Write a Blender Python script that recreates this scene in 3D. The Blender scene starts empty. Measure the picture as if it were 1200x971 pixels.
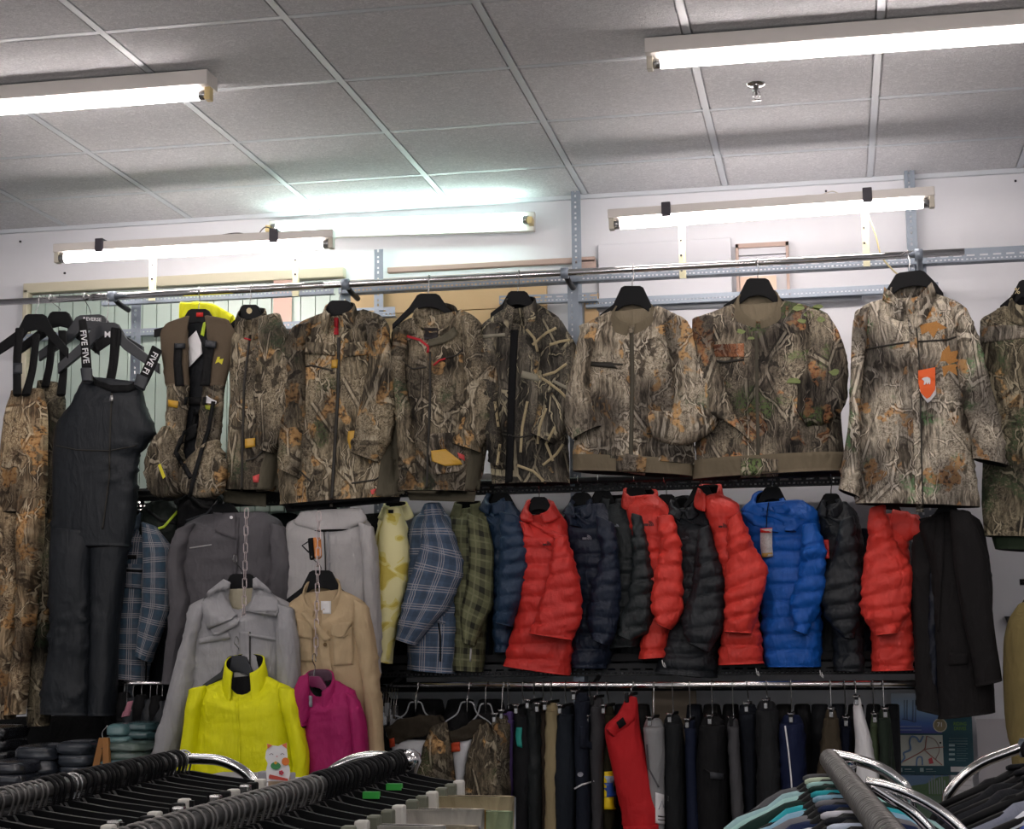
import bpy, bmesh, math, random
import numpy as np
from mathutils import Vector, Matrix
from mathutils.bvhtree import BVHTree
from mathutils.geometry import tessellate_polygon

S = bpy.context.scene
COL = S.collection
random.seed(7)
# ------------------------------------------------------------------ camera
FPX, YAW, PITCH, ROLL, CZ = 1973.17, .188542, .13584, -.0102957, 1.62
_cy, _sy, _cp, _sp = math.cos(YAW), math.sin(YAW), math.cos(PITCH), math.sin(PITCH)
FW = np.array([-_sy*_cp, _cy*_cp, _sp]); _r0 = np.array([_cy, _sy, 0.]); _u0 = np.cross(_r0, FW)
RT = math.cos(ROLL)*_r0+math.sin(ROLL)*_u0; UP = -math.sin(ROLL)*_r0+math.cos(ROLL)*_u0
cam = bpy.data.cameras.new('camera'); camo_ = bpy.data.objects.new('camera', cam); COL.objects.link(camo_)
cam.sensor_fit = 'HORIZONTAL'; cam.sensor_width = 36; cam.lens = 36*FPX/1200
cam.clip_start = .05; cam.clip_end = 100
camo_.matrix_world = Matrix(((RT[0], UP[0], -FW[0], 0), (RT[1], UP[1], -FW[1], 0), (RT[2], UP[2], -FW[2], CZ), (0, 0, 0, 1)))
S.camera = camo_
# ------------------------------------------------------------------ world and exposure
S.view_settings.view_transform = 'Standard'; S.view_settings.look = 'None'
S.view_settings.gamma = 1; S.view_settings.use_curve_mapping = False
S.view_settings.exposure = 0.9
W = bpy.data.worlds.new('world'); S.world = W; W.use_nodes = True
W.node_tree.nodes['Background'].inputs[0].default_value = (.95, .97, 1, 1)
W.node_tree.nodes['Background'].inputs[1].default_value = .38
TUBE_E = 18.0

def P(px, py, Y):
    "world point seen at pixel (px,py) on the plane y=Y"
    px, py, Y = np.broadcast_arrays(np.asarray(px, float), np.asarray(py, float), np.asarray(Y, float))
    d = FW+((px-600)/FPX)[..., None]*RT+((485.5-py)/FPX)[..., None]*UP
    p = d*(Y/d[..., 1])[..., None]
    p[..., 2] += CZ
    return p
def PZ(px, py, z):
    d = FW+(px-600)/FPX*RT+(485.5-py)/FPX*UP
    p = d*((z-CZ)/d[2]); p[2] += CZ
    return p

# ------------------------------------------------------------------ noise (vectorised value noise)
_rng = np.random.RandomState(3); _tab = _rng.rand(4096)*2-1
def vn(p, seed=0):
    p = np.asarray(p, float)+seed*17.31; i = np.floor(p).astype(np.int64); f = p-i; f = f*f*(3-2*f)
    def h(a, b, c): return _tab[(a*73856093 ^ b*19349663 ^ c*83492791) & 4095]
    x, y, z = i[..., 0], i[..., 1], i[..., 2]; fx, fy, fz = f[..., 0], f[..., 1], f[..., 2]
    def L(a, b, t): return a+(b-a)*t
    return L(L(L(h(x, y, z), h(x+1, y, z), fx), L(h(x, y+1, z), h(x+1, y+1, z), fx), fy),
             L(L(h(x, y, z+1), h(x+1, y, z+1), fx), L(h(x, y+1, z+1), h(x+1, y+1, z+1), fx), fy), fz)

# ------------------------------------------------------------------ materials
MATS = {}
def rgb(c):
    if isinstance(c, str): c = [int(c[i:i+2], 16)/255 for i in (0, 2, 4)]; c = [x/12.92 if x <= .04045 else ((x+.055)/1.055)**2.4 for x in c]
    return (c[0], c[1], c[2], 1)
class NT:
    def __init__(s, name):
        s.m = bpy.data.materials.new(name); s.m.use_nodes = True; s.t = s.m.node_tree; s.b = s.t.nodes['Principled BSDF']
    def n(s, typ, **k):
        n = s.t.nodes.new(typ)
        for a, v in k.items(): setattr(n, a, v)
        return n
    def l(s, a, b): s.t.links.new(a, b)
    def math(s, op, a, b=None, c=None, clamp=False):
        n = s.n('ShaderNodeMath', operation=op, use_clamp=clamp)
        for i, v in enumerate((a, b, c)):
            if v is None: continue
            if isinstance(v, (int, float)): n.inputs[i].default_value = v
            else: s.l(v, n.inputs[i])
        return n.outputs[0]
    def mix(s, fac, a, b, mode='MIX'):
        n = s.n('ShaderNodeMix', data_type='RGBA', blend_type=mode)
        for i, v in ((0, fac), (6, a), (7, b)):
            if isinstance(v, (int, float)): n.inputs[i].default_value = v
            elif isinstance(v, (tuple, list)): n.inputs[i].default_value = v
            else: s.l(v, n.inputs[i])
        return n.outputs[2]
    def vec(s, src, scale=(1, 1, 1), loc=(0, 0, 0), rot=(0, 0, 0)):
        n = s.n('ShaderNodeMapping'); n.inputs['Scale'].default_value = scale; n.inputs['Location'].default_value = loc; n.inputs['Rotation'].default_value = rot
        s.l(src, n.inputs[0]); return n.outputs[0]
    def noise(s, v, scale, detail=2, rough=.5, dist=0):
        n = s.n('ShaderNodeTexNoise'); n.inputs['Scale'].default_value = scale; n.inputs['Detail'].default_value = detail
        n.inputs['Roughness'].default_value = rough; n.inputs['Distortion'].default_value = dist
        if v is not None: s.l(v, n.inputs['Vector'])
        return n
    def ramp(s, fac, stops, interp='LINEAR'):
        n = s.n('ShaderNodeValToRGB'); n.color_ramp.interpolation = interp; e = n.color_ramp.elements
        while len(e) > 1: e.remove(e[-1])
        e[0].position = stops[0][0]; e[0].color = rgb(stops[0][1])
        for p, c in stops[1:]: q = e.new(p); q.color = rgb(c)
        s.l(fac, n.inputs[0]); return n.outputs[0]
    def coord(s, kind='Object'):
        if kind == 'UV': return s.n('ShaderNodeTexCoord').outputs['UV']
        return s.n('ShaderNodeTexCoord').outputs['Object']
    def bump(s, h, strength=.3, dist=.01):
        n = s.n('ShaderNodeBump'); n.inputs['Strength'].default_value = strength; n.inputs['Distance'].default_value = dist
        s.l(h, n.inputs['Height']); s.l(n.outputs[0], s.b.inputs['Normal'])
    def rnd(s): return s.n('ShaderNodeObjectInfo').outputs['Random']
def plain(name, c, rough=.6, metal=0., spec=.4, em=None, es=0, bump=0, bs=60, var=0, trans=0):
    if name in MATS: return MATS[name]
    t = NT(name); b = t.b
    b.inputs['Base Color'].default_value = rgb(c); b.inputs['Roughness'].default_value = rough; b.inputs['Metallic'].default_value = metal
    b.inputs['Specular IOR Level'].default_value = spec
    if em: b.inputs['Emission Color'].default_value = rgb(em); b.inputs['Emission Strength'].default_value = es
    if trans: b.inputs['Transmission Weight'].default_value = trans; b.inputs['IOR'].default_value = 1.3
    if bump or var:
        n = t.noise(t.coord(), bs, 4, .6)
        if bump: t.bump(n.outputs[0], bump, .004)
        if var:
            k = t.math('MULTIPLY_ADD', n.outputs[0], var*2, 1-var)
            c2 = t.n('ShaderNodeVectorMath', operation='SCALE'); c2.inputs[0].default_value = rgb(c)[:3]; t.l(k, c2.inputs['Scale']); t.l(c2.outputs[0], b.inputs['Base Color'])
    MATS[name] = t.m; return t.m
def cloth(name, c, rough=.75, sheen=0., fine=.25, spec=.25, streak=0):
    "woven or shell fabric: faint colour drift, fine weave relief and soft micro creases"
    if name in MATS: return MATS[name]
    c = rgb(c)[:3]
    if sum(c)/3 < .035: c = tuple(x*.62 for x in c)
    t = NT(name); b = t.b; co = t.coord()
    n1 = t.noise(co, 9, 3, .6); n2 = t.noise(t.vec(co, (1, 1, .35)), 55, 3, .7, .6)
    k = t.math('MULTIPLY_ADD', n1.outputs[0], .35, .83)
    s = t.n('ShaderNodeVectorMath', operation='SCALE'); s.inputs[0].default_value = c; t.l(k, s.inputs['Scale']); t.l(s.outputs[0], b.inputs['Base Color'])
    b.inputs['Roughness'].default_value = rough; b.inputs['Specular IOR Level'].default_value = spec
    if sheen: b.inputs['Sheen Weight'].default_value = sheen
    n3 = t.noise(t.vec(co, (1, 1, .5), (0, 0, 0), (0, .35, 0)), 8, 2, .5, .9); rdg = t.math('SUBTRACT', 1, t.math('ABSOLUTE', t.math('MULTIPLY_ADD', n3.outputs[0], 5, -2.5)), clamp=True)
    n4 = t.noise(t.vec(co, (1, 1, .3), (4, 0, 7), (0, -.3, 0)), 17, 2, .5, .7); rd4 = t.math('SUBTRACT', 1, t.math('ABSOLUTE', t.math('MULTIPLY_ADD', n4.outputs[0], 6, -3)), clamp=True)
    hgt = t.math('ADD', t.math('MULTIPLY', n2.outputs[0], .35), t.math('ADD', t.math('MULTIPLY', rdg, .55), t.math('MULTIPLY', rd4, .3)))
    t.bump(hgt, min(1, fine*2.2), .012)
    MATS[name] = t.m; return t.m
def camo(name, dark='1c1712', mid='6b5f4e', light='a89b84', tan='8a6a3c', green=(.6, '3f5a30'), leaf=.12, twig='b9ad98', bright=1.0, vert=1.0, fine=1.0):
    "printed woodland pattern: bark columns, dark cracks, branches, leaf clusters and green sprays"
    if name in MATS: return MATS[name]
    t = NT(name); b = t.b; co0 = t.coord()
    off = t.n('ShaderNodeVectorMath', operation='ADD'); t.l(co0, off.inputs[0])
    cmb = t.n('ShaderNodeCombineXYZ'); r = t.rnd()
    t.l(t.math('MULTIPLY', r, 7.3), cmb.inputs[0]); t.l(t.math('MULTIPLY', r, 13.7), cmb.inputs[2]); t.l(cmb.outputs[0], off.inputs[1])
    flat = t.vec(off.outputs[0], (1, .25, 1))
    warp = t.noise(flat, 9, 3, .6); wv = t.n('ShaderNodeVectorMath', operation='MULTIPLY_ADD'); t.l(warp.outputs['Color'], wv.inputs[0]); wv.inputs[1].default_value = (.10, .0, .10); t.l(flat, wv.inputs[2]); w = wv.outputs[0]
    def thr(v, lo, hi): return t.ramp(v, [(lo, '000000'), (hi, 'ffffff')])
    # bark columns and broad patches
    col = t.noise(t.vec(w, (17, 1, 4.2*vert)), 1, 2, .5).outputs[0]
    c = t.ramp(col, [(.30, dark), (.40, mid), (.50, light), (.58, mid), (.66, light), (.76, mid)])
    big = t.noise(t.vec(flat, (1, 1, .8), (5, 0, 2)), 7, 2, .5).outputs[0]
    c = t.mix(.55, c, t.ramp(big, [(.34, dark), (.44, mid), (.53, light), (.60, '5b5040'), (.68, light)]))
    zone = t.noise(t.vec(flat, (1, 1, .8), (8, 0, 4)), 4.5, 2, .5).outputs[0]
    # vertical grain
    w2 = t.n('ShaderNodeVectorMath', operation='MULTIPLY_ADD'); t.l(warp.outputs['Color'], w2.inputs[0]); w2.inputs[1].default_value = (.045, .0, .045); t.l(flat, w2.inputs[2])
    gr = t.noise(t.vec(w2.outputs[0], (95, 1, 13*vert)), 1, 4, .7, .3).outputs[0]
    c = t.mix(.8, c, t.ramp(gr, [(.36, '1d1d1d'), (.44, '8a8a8a'), (.52, 'e0e0e0'), (.6, 'ffffff')]), 'MULTIPLY')
    c = t.mix(.22, c, t.ramp(gr, [(.52, '000000'), (.62, light)]), 'ADD')
    # cross scribble of litter, in patches
    cr = t.noise(t.vec(flat, (1, 1, 1), (0, 0, 0), (0, .7, 0)), 75*fine, 4, .8, 1.5).outputs[0]
    c = t.mix(t.math('MULTIPLY', thr(big, .42, .6), .75), c, t.ramp(cr, [(.38, dark), (.47, mid), (.55, light), (.66, twig)]))
    # dark hollows
    dk = t.noise(t.vec(w, (1, 1, .6), (2, 0, 9)), 15, 3, .6).outputs[0]
    c = t.mix(t.math('MULTIPLY', thr(dk, .60, .64), .8), c, rgb(dark))
    # green sprays
    gm = t.math('MULTIPLY', thr(t.noise(flat, 6, 2, .5).outputs[0], green[0]-.03, green[0]+.03), thr(t.noise(flat, 95, 3, .7).outputs[0], .44, .52))
    c = t.mix(t.math('MULTIPLY', gm, .8), c, rgb(green[1]))
    # tan and rust leaf clusters
    lf = t.noise(t.vec(w, (1, 1, .7), (3.3, 0, 1.7)), 13, 2, .55).outputs[0]; lo = .69-leaf*.62
    lm = t.math('MULTIPLY', thr(lf, lo, lo+.03), thr(t.noise(flat, 50, 2, .6).outputs[0], .36, .42))
    c = t.mix(t.math('MULTIPLY', lm, .85), c, t.ramp(t.noise(flat, 70, 3).outputs[0], [(.34, '4a2c12'), (.46, tan), (.6, 'c09458')]))
    # branches: long, sparse and pale with a dark underside
    for ang, sc, th in ((.55, 4.2, .022), (-.8, 5.0, .018), (.05, 8.5, .022)):
        ve = t.n('ShaderNodeTexVoronoi', feature='DISTANCE_TO_EDGE'); ve.inputs['Scale'].default_value = sc*fine
        t.l(t.vec(flat if sc < 5 else w, (2.0, .5, .8), (ang*3, 0, ang), (0, ang, 0)), ve.inputs['Vector'])
        msk = thr(t.noise(t.vec(flat, (1, 1, 1), (ang*9, 0, 0)), 8, 1).outputs[0], .50, .56)
        c = t.mix(t.math('MULTIPLY', t.math('MULTIPLY', t.math('LESS_THAN', t.math('ABSOLUTE', t.math('SUBTRACT', ve.outputs['Distance'], th*1.9)), th*.7), msk), .6), c, rgb(dark))
        c = t.mix(t.math('MULTIPLY', t.math('MULTIPLY', t.math('LESS_THAN', ve.outputs['Distance'], th), msk), .7), c, t.ramp(gr, [(.4, mid), (.5, twig)]))
    c = t.mix(.75, c, t.ramp(zone, [(.38, '565660'), (.47, 'b8b8bc'), (.54, 'ffffff')]), 'MULTIPLY')
    hsv = t.n('ShaderNodeHueSaturation'); hsv.inputs['Value'].default_value = bright*1.12; hsv.inputs['Saturation'].default_value = .92; t.l(c, hsv.inputs['Color'])
    t.l(hsv.outputs[0], b.inputs['Base Color']); b.inputs['Roughness'].default_value = .75; b.inputs['Specular IOR Level'].default_value = .2
    n3 = t.noise(t.vec(co0, (1, 1, .5), (0, 0, 0), (0, .35, 0)), 8, 2, .5, .9); rdg = t.math('SUBTRACT', 1, t.math('ABSOLUTE', t.math('MULTIPLY_ADD', n3.outputs[0], 5, -2.5)), clamp=True)
    t.bump(t.math('ADD', t.math('MULTIPLY', t.noise(t.vec(co0, (1, 1, .5)), 50, 3, .7).outputs[0], .3), t.math('MULTIPLY', rdg, .6)), .5, .012)
    MATS[name] = t.m; return t.m
def plaid(name, base, dark, line, per=.055, lines=3, lw=.05, linemix=.8, block=.35):
    if name in MATS: return MATS[name]
    t = NT(name); b = t.b; uv = t.coord('UV'); sep = t.n('ShaderNodeSeparateXYZ'); t.l(uv, sep.inputs[0])
    c = rgb(base)
    masks = []; blk = []
    for i in (0, 1):
        f = t.math('FRACT', t.math('MULTIPLY', sep.outputs[i], 1/per))
        m = None
        for k in range(lines):
            x = t.math('LESS_THAN', t.math('ABSOLUTE', t.math('SUBTRACT', f, .3+.13*k)), lw/2)
            m = x if m is None else t.math('MAXIMUM', m, x)
        masks.append(m); blk.append(t.math('GREATER_THAN', f, .68))
        
    both = t.math('MULTIPLY', t.math('ADD', blk[0], blk[1]), block)
    c = t.mix(both, rgb(base), rgb(dark))
    lm = t.math('MULTIPLY', t.math('MAXIMUM', masks[0], masks[1]), linemix)
    c = t.mix(lm, c, rgb(line))
    n = t.noise(t.coord(), 40, 3, .6); c = t.mix(.35, c, t.ramp(n.outputs[0], [(.3, '808080'), (.7, 'ffffff')]), 'MULTIPLY')
    t.l(c, b.inputs['Base Color']); b.inputs['Roughness'].default_value = .7; b.inputs['Specular IOR Level'].default_value = .25
    t.bump(n.outputs[0], .2, .006)
    MATS[name] = t.m; return t.m

# ------------------------------------------------------------------ objects
def tag(o, label=None, cat=None, group=None, kind=None):
    if label: o['label'] = label
    if cat: o['category'] = cat
    if group: o['group'] = group
    if kind: o['kind'] = kind
    return o
def thing(name, label, cat, base, group=None):
    o = bpy.data.objects.new(name, None); COL.objects.link(o); o.location = [float(v) for v in base]; o.empty_display_size = .05
    return tag(o, label, cat, group)
def origin(o):
    v = Vector((0, 0, 0))
    while o is not None: v += o.location; o = o.parent
    return np.array(v)
WV = {}
def mk(name, V, F, mats, par=None, uv=None, fm=None, smooth=True, reg=False, base=None):
    V = np.asarray(V, float); og = origin(par) if par is not None else (np.array(base, float) if base is not None else np.zeros(3))
    me = bpy.data.meshes.new(name); me.from_pydata((V-og).tolist(), [], F)
    if not isinstance(mats, (list, tuple)): mats = [mats]
    for m in mats: me.materials.append(m)
    if fm is not None: me.polygons.foreach_set('material_index', fm)
    if smooth: me.polygons.foreach_set('use_smooth', [True]*len(F))
    if uv is not None:
        u = me.uv_layers.new(name='UVMap'); u.data.foreach_set('uv', np.asarray(uv, float).ravel())
    me.update()
    o = bpy.data.objects.new(name, me); COL.objects.link(o)
    if par is not None: o.parent = par
    elif base is not None: o.location = og
    if reg: WV[o.name] = BVHTree.FromPolygons([Vector(v) for v in V], F)
    return o
def box_vf(c, s, VF=None, rz=0):
    c = np.array(c, float); s = np.array(s, float)/2
    q = np.array([(-1, -1, -1), (1, -1, -1), (1, 1, -1), (-1, 1, -1), (-1, -1, 1), (1, -1, 1), (1, 1, 1), (-1, 1, 1)])*s
    if rz: co, si = math.cos(rz), math.sin(rz); q = np.stack([q[:, 0]*co-q[:, 1]*si, q[:, 0]*si+q[:, 1]*co, q[:, 2]], 1)
    f = [(0, 3, 2, 1), (4, 5, 6, 7), (0, 1, 5, 4), (1, 2, 6, 5), (2, 3, 7, 6), (3, 0, 4, 7)]
    if VF is None: VF = ([], [])
    n = len(VF[0]); VF[0].extend((q+c).tolist()); VF[1].extend([tuple(i+n for i in g) for g in f]); return VF
def box(name, c, s, m, par=None, rz=0, bevel=0, base=None):
    v, f = box_vf(c, s, None, rz); o = mk(name, v, f, m, par, smooth=False, base=base if base is not None else (None if par is not None else c))
    if bevel: b = o.modifiers.new('b', 'BEVEL'); b.width = bevel; b.segments = 2
    return o
def wire_vf(pts, r, n=8, VF=None, closed=False):
    pts = [Vector([float(a) for a in p]) for p in pts]; m = len(pts)
    if VF is None: VF = ([], [])
    b0 = len(VF[0]); up = None
    for i, p in enumerate(pts):
        if closed: t = (pts[(i+1) % m]-pts[i-1])
        else: t = (pts[min(i+1, m-1)]-pts[max(i-1, 0)])
        t.normalize()
        if up is None:
            up = Vector((0, 0, 1)) if abs(t.z) < .8 else Vector((1, 0, 0))
        up = (up-t*up.dot(t)).normalized(); s = t.cross(up); rr = r[i] if isinstance(r, (list, tuple)) else r
        for k in range(n):
            a = 2*math.pi*k/n; VF[0].append(list(p+(up*math.cos(a)+s*math.sin(a))*rr))
    for i in range(m if closed else m-1):
        for k in range(n):
            a = b0+i*n+k; b = b0+i*n+(k+1) % n; c = b0+((i+1) % m)*n+(k+1) % n; d = b0+((i+1) % m)*n+k
            VF[1].append((a, b, c, d))
    if not closed: VF[1].append(tuple(b0+k for k in range(n))[::-1]); VF[1].append(tuple(b0+(m-1)*n+k for k in range(n)))
    return VF
def wire(name, pts, r, m, par=None, n=8, closed=False, base=None):
    v, f = wire_vf(pts, r, n, None, closed); return mk(name, v, f, m, par, base=base if base is not None else (None if par is not None else pts[0]))
def smooth_path(pts, k=6):
    pts = np.array(pts, float); out = []
    q = np.vstack([2*pts[0]-pts[1], pts, 2*pts[-1]-pts[-2]])
    for i in range(len(pts)-1):
        a, b, c, d = q[i:i+4]
        for j in range(k):
            t = j/k; out.append(.5*((2*b)+(-a+c)*t+(2*a-5*b+4*c-d)*t*t+(-a+3*b-3*c+d)*t**3))
    out.append(pts[-1]); return out

# ------------------------------------------------------------------ cloth geometry
def pchip(x, y, xs):
    x = np.asarray(x, float); y = np.asarray(y, float)
    if len(x) == 2: return np.interp(xs, x, y)
    h = np.diff(x); d = np.diff(y)/h; m = np.zeros(len(x))
    for i in range(1, len(x)-1):
        if d[i-1]*d[i] > 0: w1 = 2*h[i]+h[i-1]; w2 = h[i]+2*h[i-1]; m[i] = (w1+w2)/(w1/d[i-1]+w2/d[i])
    m[0] = d[0]; m[-1] = d[-1]
    i = np.clip(np.searchsorted(x, xs)-1, 0, len(h)-1); t = (xs-x[i])/h[i]
    return ((1+2*t)*(1-t)**2*y[i]+t*(1-t)**2*h[i]*m[i]+t*t*(3-2*t)*y[i+1]+t*t*(t-1)*h[i]*m[i+1])
SEED = [0]
def tube(name, pairs, Y, depth, mat, par, lining=None, topmat=None, na=32, res=.012, fold=.007, wr=.004, quilt=0, qa=.011, qfrom=0, dip=0, dipr=.16,
         pw=2.5, yo=None, hollow=True, tt=.3, tl=.10, reg=True, cap=True, fx=16, qtilt=0):
    "closed cloth volume between a left and a right edge, elliptical sections, folds or quilting pushed out along the section"
    SEED[0] += 1; sd = SEED[0]
    a = np.array([p[:4] for p in pairs], float); mid = (a[:, :2]+a[:, 2:])/2
    seg = np.maximum(np.hypot(*(np.diff(a[:, :2], axis=0).T))*.5+np.hypot(*(np.diff(a[:, 2:], axis=0).T))*.5, .5); s = np.concatenate([[0], np.cumsum(seg)])
    Lm = s[-1]/310*(Y/6.3); n = max(6, int(Lm/res)); ss = np.linspace(0, s[-1], n)
    q = np.stack([pchip(s, a[:, k], ss) for k in range(4)], 1)
    yy = Y+(np.interp(ss, s, yo) if yo is not None else 0)
    L = P(q[:, 0], q[:, 1], yy); R = P(q[:, 2], q[:, 3], yy); C = (L+R)/2; Wd = (R-L)/2; hw = np.linalg.norm(Wd, axis=1)
    v = np.concatenate([[0], np.cumsum(np.linalg.norm(np.diff(C, axis=0), axis=1))])
    e = np.clip(v/tl, 0, 1); e = e*e*(3-2*e); dep = np.minimum(depth*(tt+(1-tt)*e), hw*1.6+.004)
    ph = np.arange(na)/na*2*math.pi; cx = np.sign(np.cos(ph))*np.abs(np.cos(ph))**(2/pw); sx = np.sign(np.sin(ph))*np.abs(np.sin(ph))**(2/pw)
    pos = C[:, None]+Wd[:, None]*cx[None, :, None]; pos[..., 1] -= dep[:, None]*sx[None]
    nr = Wd[:, None]*(cx/1.)[None, :, None]/np.maximum(hw, 1e-4)[:, None, None]**2; nr[..., 1] -= sx[None]/np.maximum(dep, 1e-3)[:, None]
    nr /= np.linalg.norm(nr, axis=2, keepdims=True)+1e-9
    ax = (C[-1]-C[0]); ax /= np.linalg.norm(ax); side = np.cross(ax, [0, 1, 0])
    u_ = (pos@side); w_ = (pos@ax); y_ = pos[..., 1]
    ease = np.clip(v/.12, .25, 1)[:, None]
    f1 = vn(np.stack([u_*fx+vn(np.stack([u_*3, w_*4, y_*2], -1), sd)*1.2, w_*1.8, y_*6], -1), sd)
    f2 = vn(np.stack([u_*fx*.5, w_*3.5, y_*4], -1), sd+3)
    d = fold*1.45*ease*(np.sign(f1)*np.abs(f1)**.75*.8+f2*.7)
    k1 = vn(np.stack([(u_+w_*.6)*26, (w_-u_*.5)*13, y_*10], -1), sd+5); k2 = vn(np.stack([(u_-w_*.7)*40, w_*22, y_*14], -1), sd+9)
    g1 = np.clip(1-np.abs(k1)*3.2, 0, 1)**1.5; g2 = np.clip(1-np.abs(k2)*3, 0, 1)**1.5; msk = np.clip(vn(np.stack([u_*6, w_*6, y_*4], -1), sd+21)*1.6+.55, 0, 1)
    d = d+wr*1.9*msk*(g1*1.0+g2*.5-.35)
    if quilt:
        vv = v[:, None]+.006*vn(np.stack([u_*9, w_*9, y_*5], -1), sd+11)+qtilt*(u_-u_.mean())
        on = np.clip((vv-qfrom)/.01, 0, 1); b = np.abs(np.sin(math.pi*(vv-qfrom)/quilt))**.36; lat = (.3+.7*np.abs(sx))[None]; jig = vn(np.stack([u_*16, w_*14, y_*9], -1), sd+13)
        d = d+on*lat*qa*(.85*(b-.85)+.5*jig*b)+on*(1-b)*qa*.5*vn(np.stack([u_*80, w_*30, y_*40], -1), sd+15)+on*b*qa*.30*vn(np.stack([(u_+w_*.4)*60, w_*55, y_*30], -1), sd+17)
    lim = np.minimum(1, hw/.03)[:, None]
    pos = pos+nr*(d*lim)[..., None]
    if dip:
        m = dip*np.maximum(0, sx)[None]**1.3*np.clip(1-v/dipr, 0, 1)[:, None]**1.2
        dd = m/310*(Y/6.3); g = np.exp(-(((pos[..., 0]-C[:, None, 0])/max(hw[0]*1.25, .01))**2)); pos[..., 2] -= dd*g
    V = pos.reshape(-1, 3); F = []; U = []; fm = []
    per = np.concatenate([[0], np.cumsum(np.linalg.norm(np.diff(np.vstack([pos[n//2], pos[n//2][:1]]), axis=0), axis=1))])
    for i in range(n-1):
        for k in range(na):
            k2_ = (k+1) % na
            F.append((i*na+k, (i+1)*na+k, (i+1)*na+k2_, i*na+k2_)); U += [(per[k], v[i]), (per[k], v[i+1]), (per[k+1], v[i+1]), (per[k+1], v[i])]; fm.append(0)
    mats = [mat]; li = 0
    if lining is not None: mats.append(lining); li = 1
    if topmat is not None: mats.append(topmat)
    V = V.tolist()
    def ring(idx0, ctr, scs, li=li):
        prev = idx0; base_ring = np.array([V[idx0+k] for k in range(na)]); cc = base_ring.mean(0)
        for sc, dz in scs:
            st = len(V); V.extend((cc+(base_ring-cc)*sc+ctr*dz).tolist())
            for k in range(na):
                k2_ = (k+1) % na; F.append((prev+k, prev+k2_, st+k2_, st+k)); U.extend([(0, 0)]*4); fm.append(li)
            prev = st
        F.append(tuple(prev+k for k in range(na))); U.extend([(0, 0)]*na); fm.append(li)
    if cap:
        axv = (C[0]-C[1])/np.linalg.norm(C[0]-C[1]); ring(0, -axv if dip else axv, [(.9, .002), (.8, .07 if dip else .004)], len(mats)-1 if topmat is not None else 0)
        axv = (C[-1]-C[-2])/np.linalg.norm(C[-1]-C[-2])
        ring((n-1)*na, -axv, [(.90, -.002), (.80, .01), (.68, .06)] if hollow else [(.8, -.006), (.4, -.009)])
    o = mk(name, V, F, mats, par, uv=U, fm=fm)
    if reg: WV[o.name] = BVHTree.FromPolygons([Vector(x) for x in V], F)
    return o
CAMP = Vector((0, 0, CZ))
def cast(px, py, onto, Y):
    "point on the visible front of the given parts under a pixel; falls back to the plane"
    w = P(px, py, 1.0); d = (Vector(w)-CAMP).normalized(); best = None
    for o in onto:
        if o.name not in WV: continue
        h = WV[o.name].ray_cast(CAMP, d)
        if h[0] is not None and (best is None or h[3] < best): best = h[3]
    if best is None: return None, d
    return CAMP+d*best, d
def _fix(pts, Y):
    hit = [p for p in pts if p[0] is not None]
    ym = sum(h[0].y for h in hit)/len(hit) if hit else Y
    out = []
    for h, d in pts:
        out.append(h if h is not None else CAMP+d*(ym/d.y))
    return out
def patch(name, pairs, onto, mat, par, th=.003, res=3.0, nw=None, Y=6.2, bulge=0, smooth=True):
    "thin sewn-on piece laid over the cloth under it: pocket flaps, plackets, bands, labels"
    onto = onto if isinstance(onto, (list, tuple)) else [onto]
    a = np.array(pairs, float); seg = np.maximum(np.hypot(*(np.diff((a[:, :2]+a[:, 2:])/2, axis=0).T)), .5); s = np.concatenate([[0], np.cumsum(seg)])
    n = max(2, int(s[-1]/res)+1); ss = np.linspace(0, s[-1], n)
    if len(pairs) <= 12: ss = np.unique(np.concatenate([ss, s])); n = len(ss)
    q = np.stack([np.interp(ss, s, a[:, k]) for k in range(4)], 1)
    wmax = np.hypot(q[:, 2]-q[:, 0], q[:, 3]-q[:, 1]).max(); nw = nw or max(2, int(wmax/res)+1)
    pts = []
    for i in range(n):
        for k in range(nw):
            t = k/(nw-1); pts.append(cast(q[i, 0]*(1-t)+q[i, 2]*t, q[i, 1]*(1-t)+q[i, 3]*t, onto, Y))
    dirs = [p[1] for p in pts]; pts = _fix(pts, Y); V = []
    for j, p in enumerate(pts):
        i, k = divmod(j, nw); t = k/(nw-1); u = i/(n-1); b = bulge*(1-(2*t-1)**4)*(1-(2*u-1)**4); V.append(p-dirs[j]*(th+b))
    N = len(V); V += [p+dirs[j]*.002 for j, p in enumerate(pts)]
    F = []
    for i in range(n-1):
        for k in range(nw-1): F.append((i*nw+k, (i+1)*nw+k, (i+1)*nw+k+1, i*nw+k+1))
    edge = [i*nw for i in range(n)]+[(n-1)*nw+k for k in range(1, nw)]+[i*nw+nw-1 for i in range(n-2, -1, -1)]+[k for k in range(nw-2, 0, -1)]
    for j in range(len(edge)):
        a1, b1 = edge[j], edge[(j+1) % len(edge)]; F.append((b1, a1, a1+N, b1+N))
    U = [];
    for f in F:
        for x in f: j = x % N; i, k = divmod(j, nw); U.append((k/(nw-1)*wmax/310, ss[i]/310))
    o = mk(name, [list(x) for x in V], F, mat, par, uv=U, smooth=smooth); WV[o.name] = BVHTree.FromPolygons([Vector(x) for x in V], F)
    return o
def line(name, pts, w, onto, mat, par, th=.003, Y=6.2):
    p = np.array(pts, float); t = np.gradient(p, axis=0); t /= np.linalg.norm(t, axis=1)[:, None]; nn = np.stack([t[:, 1], -t[:, 0]], 1)*w/2
    return patch(name, np.hstack([p+nn, p-nn])[:, [0, 1, 2, 3]].tolist(), onto, mat, par, th, Y=Y, nw=2 if w < 4 else None)
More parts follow.
